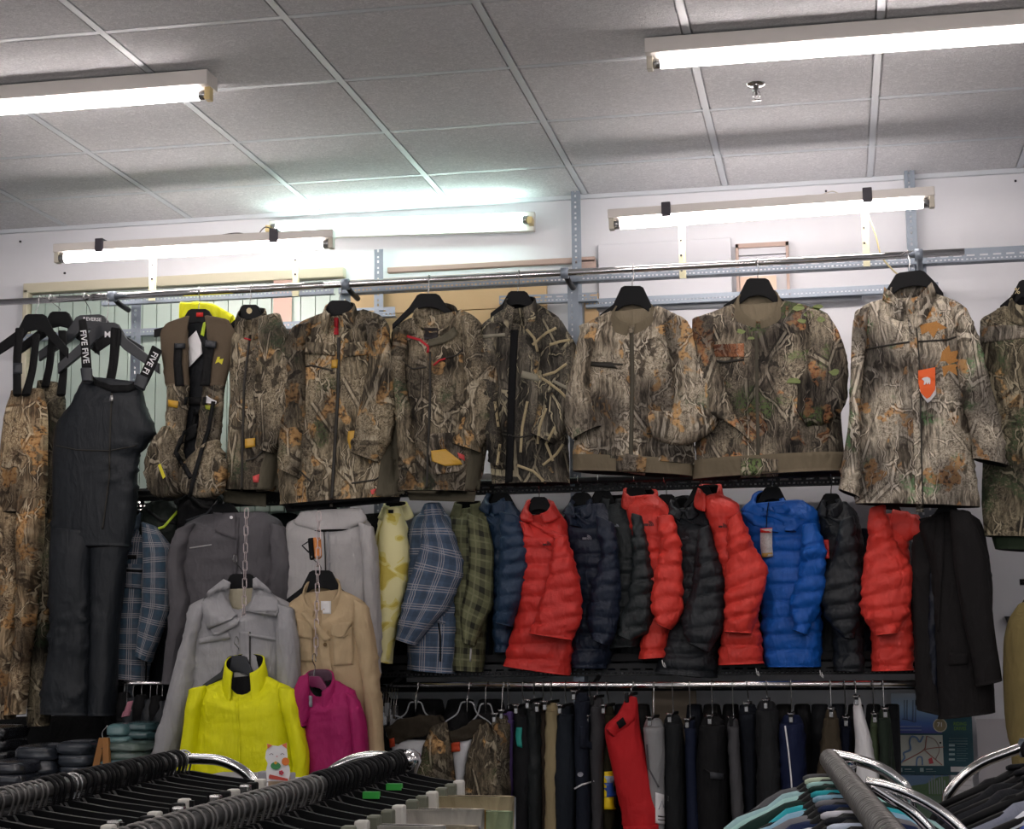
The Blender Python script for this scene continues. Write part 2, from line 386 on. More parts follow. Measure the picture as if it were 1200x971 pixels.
def shape(name, polys, onto, mat, par, th=.003, Y=6.2, kind=None):
    "small flat emblem made of pixel polygons, laid on the cloth"
    onto = onto if isinstance(onto, (list, tuple)) else [onto]; V = []; F = []
    for poly in polys:
        b = len(V); pts = [cast(x, y, onto, Y) for x, y in poly]; ds = [p[1] for p in pts]; pp = _fix(pts, Y)
        n = len(poly); V += [p-ds[i]*th for i, p in enumerate(pp)]+[p+ds[i]*.001 for i, p in enumerate(pp)]
        for tri in tessellate_polygon([[Vector((x, y, 0)) for x, y in poly]]): F.append(tuple(b+i for i in tri))
        for i in range(n): j = (i+1) % n; F.append((b+i, b+j, b+n+j, b+n+i))
    return mk(name, [list(v) for v in V], F, mat, par, smooth=False)
def text(name, s, at, size, onto, mat, par, ang=0, th=.004, Y=6.2, sx=1.0):
    "lettering: at = centre pixel, size = cap height in pixels, ang = clockwise degrees"
    cu = bpy.data.curves.new('t', 'FONT'); cu.body = s; cu.align_x = 'CENTER'; cu.align_y = 'CENTER'; cu.size = 1; cu.resolution_u = 2; cu.offset = .012
    ob = bpy.data.objects.new('t', cu); COL.objects.link(ob); dg = bpy.context.evaluated_depsgraph_get(); dg.update()
    me = bpy.data.meshes.new_from_object(ob.evaluated_get(dg)); bpy.data.objects.remove(ob)
    V0 = [(v.co.x, v.co.y) for v in me.vertices]; F = [tuple(p.vertices) for p in me.polygons]; bpy.data.meshes.remove(me)
    k = size/.7; ca, sa = math.cos(math.radians(ang)), math.sin(math.radians(ang)); px = []
    for x, y in V0:
        x *= k*sx; y *= -k; px.append((at[0]+x*ca-y*sa, at[1]+x*sa+y*ca))
    onto = onto if isinstance(onto, (list, tuple)) else [onto]
    pts = [cast(x, y, onto, Y) for x, y in px]; ds = [p[1] for p in pts]; pp = _fix(pts, Y)
    return mk(name, [list(p-ds[i]*th) for i, p in enumerate(pp)], F, mat, par, smooth=False)
def slab(name, poly, Y, th, mat, par, bev=.003, base=None, tilt=0):
    "rigid plate cut to a pixel polygon at depth Y with rounded edges"
    bm = bmesh.new(); pp = P([p[0] for p in poly], [p[1] for p in poly], Y); og = origin(par) if par is not None else (np.array(base) if base is not None else pp[0])
    if tilt: pp[:, 1] += (pp[:, 0]-pp[:, 0].mean())*tilt
    vs = [bm.verts.new(p-og-np.array([0, th/2, 0])) for p in pp]; f = bm.faces.new(vs)
    r = bmesh.ops.extrude_face_region(bm, geom=[f]); ev = [g for g in r['geom'] if isinstance(g, bmesh.types.BMVert)]
    bmesh.ops.translate(bm, verts=ev, vec=(0, th, 0)); bmesh.ops.recalc_face_normals(bm, faces=bm.faces)
    if bev: bmesh.ops.bevel(bm, geom=[e for e in bm.edges if abs((e.verts[0].co-e.verts[1].co).y) < th*.5], offset=bev, segments=2, affect='EDGES', profile=.6, clamp_overlap=True)
    me = bpy.data.meshes.new(name); bm.to_mesh(me); bm.free(); me.materials.append(mat)
    o = bpy.data.objects.new(name, me); COL.objects.link(o)
    if par is not None: o.parent = par
    else: o.location = og
    WV[o.name] = BVHTree.FromPolygons([Vector(og)+v.co for v in me.vertices], [tuple(p.vertices) for p in me.polygons])
    return o

# ------------------------------------------------------------------ shared materials
M_hang = plain('hanger_plastic', '0b0c0f', .6, spec=.22)
M_hang_grey = plain('hanger_grey_plastic', '2c2f34', .4)
M_hook = plain('hook_steel', 'a8a8a8', .25, .9)
M_chrome = plain('chrome', 'd8d6d6', .12, 1.0, bump=.03, bs=30)
M_galv = plain('galvanised_steel', '8b95a1', .5, .35, bump=.1, bs=80, var=.12)
M_blackmetal = plain('black_steel', '17181b', .45, .3)
M_lining = cloth('dark_lining', '101114', .8)
M_olive = cloth('olive_knit', '6f6553', .9)
# ================================================================== the setting
ZC = CZ+1.922; YB = 7.013
M_wall = plain('wall_paint', 'dcdde2', .8, bump=.08, bs=14, var=.03)
M_floor = plain('floor_vinyl', '77736c', .5, var=.1, bs=5)
def tile_mat():
    t = NT('ceiling_tile_fissured'); co = t.coord(); n = t.noise(co, 60, 3, .8, 1.5); n2 = t.noise(co, 6, 2)
    c = t.ramp(n.outputs[0], [(.35, 'c6c6ca'), (.5, 'd2d2d5'), (.62, 'e2e2e5')]); t.l(c, t.b.inputs['Base Color']); t.b.inputs['Roughness'].default_value = .9
    t.bump(t.ramp(n.outputs[0], [(.42, '000000'), (.56, 'ffffff')]), .35, .004); return t.m
M_tile = tile_mat(); M_tee = plain('ceiling_tee', 'cfd4da', .45)
def st(o): o['kind'] = 'structure'; return o
XL, XR, YF = -6.2, 4.6, -4.0
st(box('floor', ((XL+XR)/2, (YF+YB)/2, -.05), (XR-XL+.4, YB-YF+.4, .1), M_floor))
wb = st(box('wall_back', ((XL+XR)/2, YB+.06, ZC/2), (XR-XL, .12, ZC), M_wall))
st(box('wall_left', (XL-.06, (YF+YB)/2, ZC/2), (.12, YB-YF, ZC), M_wall))
st(box('wall_right', (XR+.06, (YF+YB)/2, ZC/2), (.12, YB-YF, ZC), M_wall))
X0, Y0 = -1.6036, 5.948
cl = st(box('ceiling', ((XL+XR)/2, (YF+YB)/2, ZC+.08), (XR-XL, YB-YF, .1), plain('ceiling_deck', '6a6a6a', .9)))
base = (0, 0, 0)
xs = [X0+.6*i for i in range(-8, 11)]; ys = [Y0-.6*j for j in range(-2, 17)]
v, f = box_vf((0, 0, 0), (1, 1, 1))
tile_me = {}
def inst(name, me, loc, par=None, rz=0):
    o = bpy.data.objects.new(name, me); COL.objects.link(o)
    if par is not None: o.parent = par; o.location = Vector(loc)-Vector([float(a) for a in origin(par)])
    else: o.location = loc
    o.rotation_euler.z = rz; return o
def tile_mesh(w, d):
    k = (round(w, 3), round(d, 3))
    if k not in tile_me:
        bm = bmesh.new(); V, F = box_vf((0, 0, .008), (w, d, .012)); box_vf((0, 0, -.001), (w-.03, d-.03, .008), (V, F))
        me = bpy.data.meshes.new('ceiling_tile'); me.from_pydata(V, [], F); me.materials.append(M_tile); me.update(); tile_me[k] = me
    return tile_me[k]
far = []
tiles = 0
for i in range(len(xs)-1):
    for y1 in ys:
        y0 = y1-.6; yt = min(y1, YB-.002)
        if y0 > YB-.05 or yt-y0 < .03: continue
        cx_, cyy = xs[i]+.3, (yt+y0)/2
        if -5.1 < cx_ < 3.2 and y0 > 3.4: inst('ceiling_tile', tile_mesh(.594, yt-y0-.006), (cx_, cyy, ZC+(.0 if (i*7+int(cyy*5)) % 5 else .0015)), cl); tiles += 1
        else: far.append((cx_, cyy, .594, yt-y0-.006))
VF = ([], [])
for cx_, cyy, w, d in far: box_vf((cx_, cyy, ZC+.008), (w, d, .012), VF)
o = mk('ceiling_tile', VF[0], VF[1], M_tile, cl, smooth=False); o['kind'] = 'stuff'
me_main = bpy.data.meshes.new('tee'); V, F = box_vf((0, 0, -.003), (.024, YB-YF, .006)); me_main.from_pydata(V, [], F); me_main.materials.append(M_tee)
me_x = bpy.data.meshes.new('tee2'); V, F = box_vf((0, 0, -.002), (.576, .024, .005)); me_x.from_pydata(V, [], F); me_x.materials.append(M_tee)
for x in xs:
    if XL < x < XR: inst('grid_bar', me_main, (x, (YB+YF)/2, ZC), cl)
VF = ([], [])
for i in range(len(xs)-1):
    for y1 in ys+[ys[-1]-.6]:
        if y1 > YB-.03: continue
        if y1 > 3.4: inst('cross_bar', me_x, (xs[i]+.3, y1, ZC), cl)
        else: box_vf((xs[i]+.3, y1, ZC-.002), (.576, .024, .005), VF)
o = mk('cross_bar', VF[0], VF[1], M_tee, cl, smooth=False); o['kind'] = 'stuff'
st(box('trim_1', ((XL+XR)/2, YB-.012, ZC-.012), (XR-XL, .02, .02), M_tee))

# ------------------------------------------------------------------ tube lights
M_house = plain('lamp_housing', 'c9c4bf', .45); M_endcap = plain('lamp_end_cap', 'b8b2a4', .5); M_yel = plain('aged_cream_plastic', 'd3bd86', .5)
M_warm = plain('tube_glow_warm', 'ffffff', em='fff4f0', es=TUBE_E); M_cool = plain('tube_glow_cool', 'ffffff', em='dcfff4', es=TUBE_E*.62)
M_clip = plain('dark_clip', '2a2630', .5)
def tube_light(name, label, a, b, hz, hd, glow, drop=.03, tubes=1, group=None, cap=M_endcap, clips=(), fr=.019, front=0):
    a = np.array(a, float); b = np.array(b, float); c = (a+b)/2; L = np.linalg.norm(b-a); d = (b-a)/L; rz = math.atan2(d[1], d[0])
    t = thing(name, label, 'lamp', c, group)
    tilt = (b[2]-a[2])/L
    h = box('housing', c, (L, hd, hz), M_house, t, bevel=.003)
    zt = -hz/2-drop
    for k in range(tubes):
        off = (k-(tubes-1)/2)*.06-front
        g = wire('glass_tube', [c+np.array([-L/2+.045, off, zt]), c+np.array([0, off, zt]), c+np.array([L/2-.045, off, zt])], fr, glow, t, 14)
        for s in (-1, 1):
            box('lamp_holder', c+np.array([s*(L/2-.012), off, zt/2-.006]), (.02, .034+front*.6, abs(zt)+.03), cap, t, bevel=.003)
            wire('tube_cap', [c+np.array([s*(L/2-.022), off, zt]), c+np.array([s*(L/2-.062), off, zt])], fr*.98, M_hook, t, 12)
    for x in clips:
        box('mounting_clip', c+np.array([x, -hd/2-.004, .0]), (.035, .012, hz+.022), M_clip, t, bevel=.003)
        box('mounting_clip', c+np.array([x, 0, hz/2+.006]), (.03, hd, .012), M_clip, t, bevel=.003)
    for o in t.children_recursive: pass
    t.rotation_euler.y = -math.atan(tilt)
    return t
sl = tube_light('tube_light', 'suspended batten light at left, in front of the cool white wall light', P(65, 292, 6.35), P(392, 274, 6.35), .035, .05, M_warm, .022, clips=(-.395, .355), fr=.02)
sr = tube_light('tube_light', 'suspended batten light with a single glowing tube above the two bomber jackets', P(713, 252, 6.35), P(1095, 225, 6.35), .035, .05, M_warm, .022, clips=(-.39, .37), fr=.02)
tube_light('tube_light', 'cool white wall-mounted light with cream end cap, partly behind the left suspended light', P(316, 270, 6.97), P(627, 260, 6.97), .085, .03, M_cool, -.0425, cap=M_yel, fr=.02, front=.038)
# ceiling fixtures; the near row is in view, the others light the shop behind the camera
tube_light('tube_light', 'ceiling-mounted fluorescent light at the top left with cream end cap', (-3.22, 5.19, ZC-.035), (-2.0, 5.15, ZC-.035), .05, .10, M_warm, .022, cap=M_yel, fr=.017)
tube_light('tube_light', 'ceiling-mounted fluorescent light at the top right running out of the picture', (-.54, 5.19, ZC-.035), (.70, 5.2, ZC-.035), .05, .10, M_warm, .022, fr=.017)
for yy in (3.0, .6, -1.8):
    for xx in (-4.2, -1.8, .6, 3.0):
        tube_light('tube_light', 'ceiling fluorescent light further back in the shop', (xx-.61, yy, ZC-.035), (xx+.61, yy, ZC-.035), .05, .1, M_warm, .022, group='ceiling lights over the shop floor', fr=.03)
# cream slotted straps that carry the two suspended lights
M_strap = plain('cream_strap_steel', 'd9d6b4', .5)
for px, top, bot, lab in ((178, 285, 352, 'cream slotted strap at the left end of the left suspended light'), (346, 276, 347, 'cream slotted strap at the right end of the left suspended light'),
                          (799, 250, 326, 'cream slotted strap at the left end of the right suspended light'), (1014, 236, 312, 'cream slotted strap at the right end of the right suspended light')):
    a = P(px, top, 6.40); b = P(px, bot, 6.40); t = thing('mounting_strap', lab, 'bracket', b)
    V, F = box_vf((a+b)/2-[.0, 0, 0], (.024, .003, a[2]-b[2])); box_vf((a+b)/2+[.012, .008, 0], (.003, .016, a[2]-b[2]), (V, F)); mk('strap_bar', V, F, M_strap, t, smooth=False)
    for k in range(4): box('bolt', b+[0, -.004, .03+.06*k], (.007, .005, .007), M_clip, t)
def cable(pts, Y, lab, c='55524c', r=.0022):
    q = [P(x, y, Y) for x, y in pts]; o = wire('power_cable', smooth_path(q), r, plain('cable_'+c, c, .6), None); tag(o, lab, 'cable'); return o
cable([(246, 279), (262, 275), (280, 273), (300, 277), (306, 270), (312, 266), (322, 270)], 6.33, 'thin dark cable looping over the left suspended light')
cable([(933, 233), (945, 229), (960, 229), (975, 224), (985, 228)], 6.33, 'thin cable looping over the right suspended light', 'c8c2b4')
cable([(1016, 248), (1026, 275), (1033, 300), (1048, 318), (1055, 322)], 6.38, 'cream cable hanging beside the right end strap', 'c9bb8a', .003)
# sprinkler
s0 = PZ(886, 97, ZC); t = thing('sprinkler', 'chrome fire sprinkler head on the ceiling below the right ceiling light', 'sprinkler', s0-[0, 0, .07])
def lathe(name, c, prof, m, par, n=20):
    V = []; F = []
    for r_, z in prof:
        for k in range(n): a = 2*math.pi*k/n; V.append((c[0]+r_*math.cos(a), c[1]+r_*math.sin(a), c[2]+z))
    for i in range(len(prof)-1):
        for k in range(n): F.append((i*n+k, i*n+(k+1) % n, (i+1)*n+(k+1) % n, (i+1)*n+k))
    F.append(tuple(range(n))); F.append(tuple((len(prof)-1)*n+k for k in range(n))); return mk(name, V, F, m, par)
lathe('escutcheon', s0, [(.036, 0), (.036, -.003), (.03, -.012), (.016, -.016)], M_chrome, t)
lathe('sprinkler_body', s0, [(.011, -.012), (.011, -.03), (.006, -.034), (.005, -.05)], M_chrome, t)
for sgn in (-1, 1): wire('frame_arm', [s0+[sgn*.008, 0, -.028], s0+[sgn*.014, 0, -.045], s0+[sgn*.004, 0, -.062]], .002, M_chrome, t)
lathe('deflector', s0, [(.004, -.06), (.018, -.063), (.018, -.065), (.004, -.066)], M_chrome, t)

# ------------------------------------------------------------------ wall fittings seen above the rails
M_cream = plain('cream_trim', 'cfc9b2', .6); M_green = plain('pale_green_glass', 'b4c6bd', .25, var=.06, bs=4, spec=.5)
def pbox(name, x0, y0, x1, y1, Y, th, m, par=None, bevel=0):
    a = P(x0, y0, Y); b = P(x1, y1, Y); c = (a+b)/2; s = (abs(b[0]-a[0]), th, abs(a[2]-b[2])); return box(name, c, s, m, par, bevel=bevel)
a = P(30, 334, YB-.03); b = P(404, 312, YB-.03); wz = a[2]; wx0, wx1 = a[0], b[0]
w = st(thing('window_1', None, None, (wx0, YB-.03, 1.6)))
box('window_frame', ((wx0+wx1)/2, YB-.03, wz-.02), (wx1-wx0, .05, .045), M_cream, w, bevel=.004)
box('window_frame', (wx0+.012, YB-.03, wz-.8), (.025, .05, 1.55), M_cream, w, bevel=.004)
npane = 22
for k in range(npane):
    x = wx0+.03+(wx1-wx0-.03)*(k+.5)/npane; box('pane', (x, YB-.02, wz-.85), ((wx1-wx0-.03)/npane-.004, .012, 1.6), M_green, w)
M_ply = plain('warm_plywood', 'c3a57c', .6, var=.12, bs=6); M_pinkwood = plain('pinkish_wood_trim', 'b9a297', .6); M_panel = plain('white_panel', 'd4d5db', .6)
pl = thing('plywood_board', 'tan plywood board on the wall behind the camouflage jackets', 'board', P(530, 480, 6.99)); 
a = P(405, 325, 6.985); b = P(643, 490, 6.985)
zt = P(530, 322, 6.985)[2]
for k in range(4):
    hh = (zt-b[2])/4; box('plank', ((a[0]+b[0])/2, 6.985, zt-hh*(k+.5)), (b[0]-a[0], .02, hh-.003), M_ply, pl, bevel=.002)
zp = P(575, 311, 6.98)[2]; x0 = P(455, 311, 6.98)[0]; x1 = P(698, 311, 6.98)[0]
t = thing('shelf_batten', 'pinkish wooden batten along the wall above the plywood board', 'board', (x0, 6.98, zp)); box('batten', ((x0+x1)/2, 6.975, zp), (x1-x0, .03, .024), M_pinkwood, t, bevel=.003)
box('end_block', (x1-.035, 6.975, zp-.03), (.075, .03, .06), M_pinkwood, t, bevel=.003); box('end_block', (x1-.02, 6.975, zp-.42), (.06, .03, .55), M_ply, t, bevel=.003)
a = P(701, 287, 6.98); b = P(862, 480, 6.98); t = thing('wall_panel', 'large flat white panel leaning against the wall behind the first bomber jacket', 'panel', (a[0], 6.98, b[2])); box('sheet', ((a+b)/2), (b[0]-a[0], .012, a[2]-b[2]), M_panel, t, bevel=.002)
t = thing('wall_panel', 'small framed recess panel with pale slats and a pinkish lower pane', 'panel', P(894, 340, 6.99))
a = P(862, 287, 6.985); b = P(926, 345, 6.985); fw_ = b[0]-a[0]
box('frame', ((a[0]+b[0])/2, 6.985, a[2]-.008), (fw_, .03, .018), M_pinkwood, t); box('frame', (a[0]+.006, 6.985, (a[2]+b[2])/2), (.012, .03, a[2]-b[2]), M_pinkwood, t); box('frame', (b[0]-.006, 6.985, (a[2]+b[2])/2), (.012, .03, a[2]-b[2]), M_pinkwood, t)
for k in range(3): box('slat', ((a[0]+b[0])/2, 6.99, a[2]-.032-.034*k), (fw_-.02, .012, .03), M_panel, t, bevel=.002)
box('pane', ((a[0]+b[0])/2-.02, 6.99, b[2]+.04), (fw_-.07, .012, .09), plain('peach_pane', 'e8cbb6', .6), t)
pk = P(331, 430, 6.975); pt = P(331, 345, 6.975)
t = thing('wall_strip', 'pale pink vertical strip on the green glass behind the second camouflage jacket', 'panel', pk-[0, 0, .3]); box('strip', ((pk+pt)/2), (.085, .008, pt[2]-pk[2]+.2), plain('pale_pink', 'd9b9ac', .6), t, bevel=.002); box('strip_header', pt+[0, -.002, .01], (.1, .012, .03), M_pinkwood, t)
for x, y, w_ in ((24, 283, 'above the left end of the window trim'), (76, 320, 'just under the left suspended light'), (968, 224, 'above the cable of the right suspended light'), (1190, 212, 'at the far right under the ceiling'), (1035, 240, 'beside the right end strap')):
    p = P(x, y, YB-.002); tag(mk('wall_screw', *box_vf(p, (.008, .01, .008)), M_clip, None, base=p), 'small screw in the bare upper wall '+w_, 'screw')

# ------------------------------------------------------------------ slotted angle racking
def plate(L, H, pat='rail', off=0):
    "punched strip in (s,t) with real slots"
    per = .048
    rows = {'rail': [(0, .006, 0), (.006, .012, 1), (.012, .02, 0), (.02, .027, 2), (.027, H, 0)], 'post': [(0, .013, 0), (.013, .021, 3), (.021, H, 0)], 'edge': [(0, .012, 0), (.012, .018, 1), (.018, H, 0)]}[pat]
    holes = {1: [(.004, .012), (.020, .026), (.034, .042)], 2: [(.006, .036)], 3: [(.006, .018), (.028, .036)]}
    V = []; F = []
    def q(a, b, c, d):
        if b-a < 1e-5: return
        n = len(V); V.extend([(a, c), (b, c), (b, d), (a, d)]); F.append((n, n+1, n+2, n+3))
    for t0, t1, h in rows:
        if h == 0: q(0, L, t0, t1); continue
        x = 0; k = 0
        while k*per < L:
            for a, b in holes[h]:
                a += k*per; b += k*per
                if b > L: break
                q(x, a, t0, t1); x = b
            k += 1
        q(x, L, t0, t1)
    return V, F
def angle(name, lab, p0, p1, mat, H=.04, pats=('rail', 'edge'), cat='shelf rail', group=None, flip=1, back=1):
    p0 = np.array(p0, float); p1 = np.array(p1, float); L = np.linalg.norm(p1-p0); d = (p1-p0)/L; vert = abs(d[2]) > .7
    t = thing(name, lab, cat, p0, group)
    e = np.array([flip, 0, 0]) if vert else np.array([0, 0, 1.])
    for nm, pat, e2 in (('front_flange', pats[0], e), ('side_flange', pats[1], np.array([0, back, 0.]))):
        V, F = plate(L, H, pat); W3 = [p0+d*a+e2*b for a, b in V]
        o = mk(nm, W3, F, mat, t, smooth=False); mo = o.modifiers.new('s', 'SOLIDIFY'); mo.thickness = .002; mo.offset = 0
    return t
ZF = 3.03
angle('shelf_rail', 'grey slotted steel rail along the front top of the racking, just behind the hanging rod', (-1.93, 6.41, ZF), (1.35, 6.41, ZF), M_galv, .05)
angle('shelf_rail', 'thin slotted steel rail along the front top of the left racking bay', (-2.95, 6.41, ZF), (-1.95, 6.41, ZF), M_galv, .025, ('edge', 'edge'))
angle('shelf_rail', 'rear slotted steel rail on the wall behind the bomber jackets', (-1.0, 6.93, ZF), (.45, 6.93, ZF), M_galv, .035, ('edge', 'edge'))
angle('shelf_rail', 'rear slotted steel rail low on the wall behind the left hangers', (-3.6, 6.93, ZF-.03), (-2.2, 6.93, ZF-.03), M_galv, .03, ('edge', 'edge'))
angle('shelf_rail', 'short slotted bracket behind the third camouflage jacket', P(405, 372, 6.9), P(463, 370, 6.9), M_galv, .04, ('rail', 'edge'))
angle('shelf_rail', 'slotted side rail beside the middle front post', P(585, 356, 6.9), P(700, 352, 6.9), M_galv, .035, ('rail', 'edge'))
wire('wall_pipe', [P(700, 362, 6.97), P(850, 357, 6.97), P(1010, 348, 6.97)], .014, plain('grey_pipe', '9a9da3', .4, .3), None, 12); tag(bpy.data.objects['wall_pipe'], 'grey pipe along the wall under the rear rail', 'pipe')
posts = [((.335, 6.93), ZC-.001, M_galv, 'rear slotted steel post reaching the ceiling behind the orange-tagged shirt'), ((-1.055, 6.93), ZC-.001, M_galv, 'rear slotted steel post reaching the ceiling left of the first bomber jacket'),
         ((-1.925, 6.93), P(445, 292, 6.93)[2], M_galv, 'short rear slotted steel post beside the plywood board'), ((-2.85, 6.93), P(150, 420, 6.93)[2], M_galv, 'rear slotted steel post low behind the black bib trousers')]
for (x, y), z, m, lab in posts: angle('shelf_post', lab, (x, y, 0), (x, y, z), m, .04, ('post', 'post'), 'shelf post')
angle('shelf_post', 'front slotted post beside the last red down jacket', (.335, 6.44, 1.47), (.335, 6.44, ZF+.04), M_galv, .042, ('post', 'post'), 'shelf post')
for x, lab in ( (-1.0, 'front slotted post left of the first bomber jacket'), (-1.93, 'front slotted post behind the large camouflage jacket'), (-2.83, 'front slotted post behind the black bib trousers')):
    angle('shelf_post', lab, (x, 6.44, 0), (x, 6.44, ZF+.04), M_galv, .042, ('post', 'post'), 'shelf post')
# lower shelves, black
def shelf(name, lab, x0, x1, z, deck):
    t = angle(name, lab, (x0, 6.42, z), (x1, 6.42, z), M_blackmetal, .045, ('rail', 'edge'), 'shelf')
    nb = max(1, int((x1-x0)/.33))
    for k in range(nb): box('deck_board', (x0+(x1-x0)*(k+.5)/nb, 6.70, z+.068), ((x1-x0)/nb-.004, .5, .03), deck, t, bevel=.002)
    return t
M_deck = plain('white_shelf_board', 'c9c9cc', .6); M_deckd = plain('dark_shelf_board', '1d1d20', .7)
ZM = 2.205
shelf('shelf', 'black slotted shelf with white boards over the down jackets', -1.88, .38, ZM, M_deck)
shelf('shelf', 'black slotted shelf under the down jackets', -1.88, .42, 1.50, M_deckd)
shelf('shelf', 'black slotted shelf over the dark grey jacket at left', -2.85, -1.95, ZM-.02, M_deckd)
# hanging rods
YR, ZR = 6.28, P(600, 323, 6.28)[2]
t = thing('clothes_rod', 'long chrome hanging rod across the top carrying the camouflage clothing', 'rod', (-3.9, YR, ZR))
wire('rod_tube', [(-3.9, YR, ZR-.001), (-1.2, YR, ZR), (P(1130, 292, YR)[0], YR, ZR+.002)], .0135, M_chrome, t, 16)
wire('rod_tube', [(-2.93, YR, ZR), (-1.95, YR, ZR)], .0155, M_chrome, t, 16)
for px in (132, 405, 662, 1078):
    x = P(px, 330, YR)[0]; wire('rod_socket', [(x-.014, YR, ZR), (x+.014, YR, ZR)], .022, M_galv, t, 16); wire('rod_bracket', [(x, YR, ZR), (x+.005, YR+.06, ZR-.02), (x+.01, YR+.14, ZR-.03)], .011, M_blackmetal if px < 1000 else M_galv, t, 10)
YM, ZRM = 6.33, P(700, 562, 6.33)[2]
t = thing('clothes_rod', 'black hanging rod carrying the down jackets', 'rod', (-1.86, YM, ZRM)); wire('rod_tube', [(-2.8, YM, ZRM), (-.5, YM, ZRM), (.34, YM, ZRM)], .012, M_blackmetal, t, 12)
for x in (-1.9, -1.0, .33): wire('rod_bracket', [(x, YM, ZRM), (x, 6.42, ZRM+.01)], .01, M_blackmetal, t)
YL, ZRL = 6.27, P(700, 803, 6.27)[2]
t = thing('clothes_rod', 'shiny chrome rod below the down jackets carrying trousers', 'rod', (-1.7, YL, ZRL)); wire('rod_tube', [P(461, 803, YL), (-.7, YL, ZRL), (P(1160, 801, YL)[0], YL, ZRL)], .013, M_chrome, t, 16)
for x in (-1.68, -.9, .33): wire('rod_bracket', [(x, YL, ZRL), (x, 6.43, ZRL+.03)], .009, M_blackmetal, t)
wire('rod_tube', [(P(440, 807, YL+.05)[0], YL+.05, ZRL-.012), (.3, YL+.05, ZRL-.012)], .010, M_blackmetal, t, 10)
t = thing('clothes_rod', 'short chrome rod under the small plaid jacket at left', 'rod', P(130, 800, 6.3)); wire('rod_tube', [P(60, 801, 6.3), P(232, 800, 6.3)], .009, M_chrome, t, 12)
for px in (64, 228): wire('rod_bracket', [P(px, 801, 6.3), P(px, 801, 6.3)+[0, .2, .02]], .007, M_blackmetal, t)
# ================================================================== clothes
def garment(name, label, cat, px, py, Y, group=None): return thing(name, label, cat, P(px, py, Y), group)
def hanger(label, cx, ty, Y, rod=(YR, ZR), w=44, h=30, hw=12, hh=24, mat=None, tilt=0, th=.014, group=None, skew=0, armth=6, lx=None):
    mat = mat or M_hang; lw = lx if lx is not None else w
    poly = [(-lw, h), (-hw*1.7, hh*.72), (-hw, 2), (-hw*.7, 0), (hw*.7, 0), (hw, 2), (hw*1.7, hh*.72), (w, h), (w, h+armth), (hw*1.5, hh*.72+armth+1), (hw*.8, hh*.8), (0, hh*.72), (-hw*.8, hh*.8), (-hw*1.5, hh*.72+armth+1), (-lw, h+armth)]
    ca, sa = math.cos(skew), math.sin(skew)
    poly = [(cx+x*ca-y*sa, ty+x*sa+y*ca) for x, y in poly][::-1]
    base = P(cx, ty, Y); t = thing('clothes_hanger', label, 'hanger', base, group)
    b = slab('hanger_body', poly, Y, th, mat, t, .003)
    top = np.array([base[0], rod[0], rod[1]]); r = .0165+.003
    pts = [base+[0, 0, -.005], base+[0, 0, .012]]
    if top[2]-base[2] > .03: pts.append([top[0]+.004, (Y+rod[0]-r)/2 if abs(Y-rod[0]) > r else Y, base[2]*.45+top[2]*.55])
    pts += [[top[0], rod[0]-r*math.cos(a), rod[1]+r*math.sin(a)] for a in np.linspace(-.3, math.pi+.5, 9)]
    wire('hook', smooth_path(pts, 3), .0019, M_hook, t, 6)
    return t, b
def collar(name, cx, Y, yb, yf, hw, d, mat, inner, par, gap=0, lean=0, cxf=None, n=36, dp=1.4, th=.006, rough=.003):
    "standing collar: yb=(top,base) pixel rows at the back, yf=(top,base) at the front, hw=(top,base) half widths, gap = open angle at the front"
    SEED[0] += 1; lv = 6; V = []; F = []
    ph = np.linspace(math.pi/2+gap/2, math.pi*2.5-gap/2, n) if gap else np.arange(n)/n*2*math.pi
    for i in range(lv):
        t = i/(lv-1)
        for a in ph:
            fr = ((1+math.sin(a))/2)**dp
            yt = yb[0]*(1-fr)+yf[0]*fr; ybs = yb[1]*(1-fr)+yf[1]*fr; y = yt*(1-t)+ybs*t; w = hw[0]*(1-t)+hw[1]*t
            p = P(cx+lean*(1-t)+math.cos(a)*w+((cxf or 0)*fr), y, Y); p[1] -= d*math.sin(a)*(.85+.15*t)
            V.append(p)
    V = np.array(V); V[:, 1] += rough*vn(V*30, SEED[0]); V[:, 0] += rough*vn(V*26, SEED[0]+1); V[:, 2] += rough*vn(V*22, SEED[0]+2)
    m = n if not gap else n-1
    for i in range(lv-1):
        for k in range(m): F.append((i*n+k, i*n+(k+1) % n, (i+1)*n+(k+1) % n, (i+1)*n+k))
    o = mk(name, V, F, [mat, inner], par); s = o.modifiers.new('s', 'SOLIDIFY'); s.thickness = th; s.offset = 0; s.material_offset = 1
    WV[o.name] = BVHTree.FromPolygons([Vector(x) for x in V], F); return o
def sleeve(par, mat, pairs, Y, depth=.045, cuff=None, **k):
    k.setdefault('na', 24); k.setdefault('tt', .5); k.setdefault('tl', .08)
    o = tube('sleeve', pairs, Y, depth, mat, par, M_lining, **k)
    if cuff: a = pairs[-1]; b = pairs[-2]; f = cuff; c = [a[i]+(b[i]-a[i])*f for i in range(4)]; tube('cuff', [tuple(c), tuple(a)], Y-(0), depth*1.12, mat if not isinstance(cuff, tuple) else mat, o, M_lining, na=20, fold=0, wr=.001, tt=1, hollow=True)
    return o
C_A = camo('camo_bark_brown', '231c16', '75684f', 'a3957a', 'a0763c', (.66, '505c38'), .2, 'bdb197')
C_B = camo('camo_timber', '201b15', '6d614c', '9a8d74', '94703e', (.62, '46563a'), .14, 'b8ac94')
C_C = camo('camo_marsh_reed', '1b1a16', '4f4a41', '7d7566', '857552', (.8, '3a4a2c'), .05, 'c4b894', vert=.35)
C_D = camo('camo_pale_bark', '332b23', '8b7e6a', 'bdb099', 'b98d50', (.66, '55644a'), .17, 'cfc5b0')
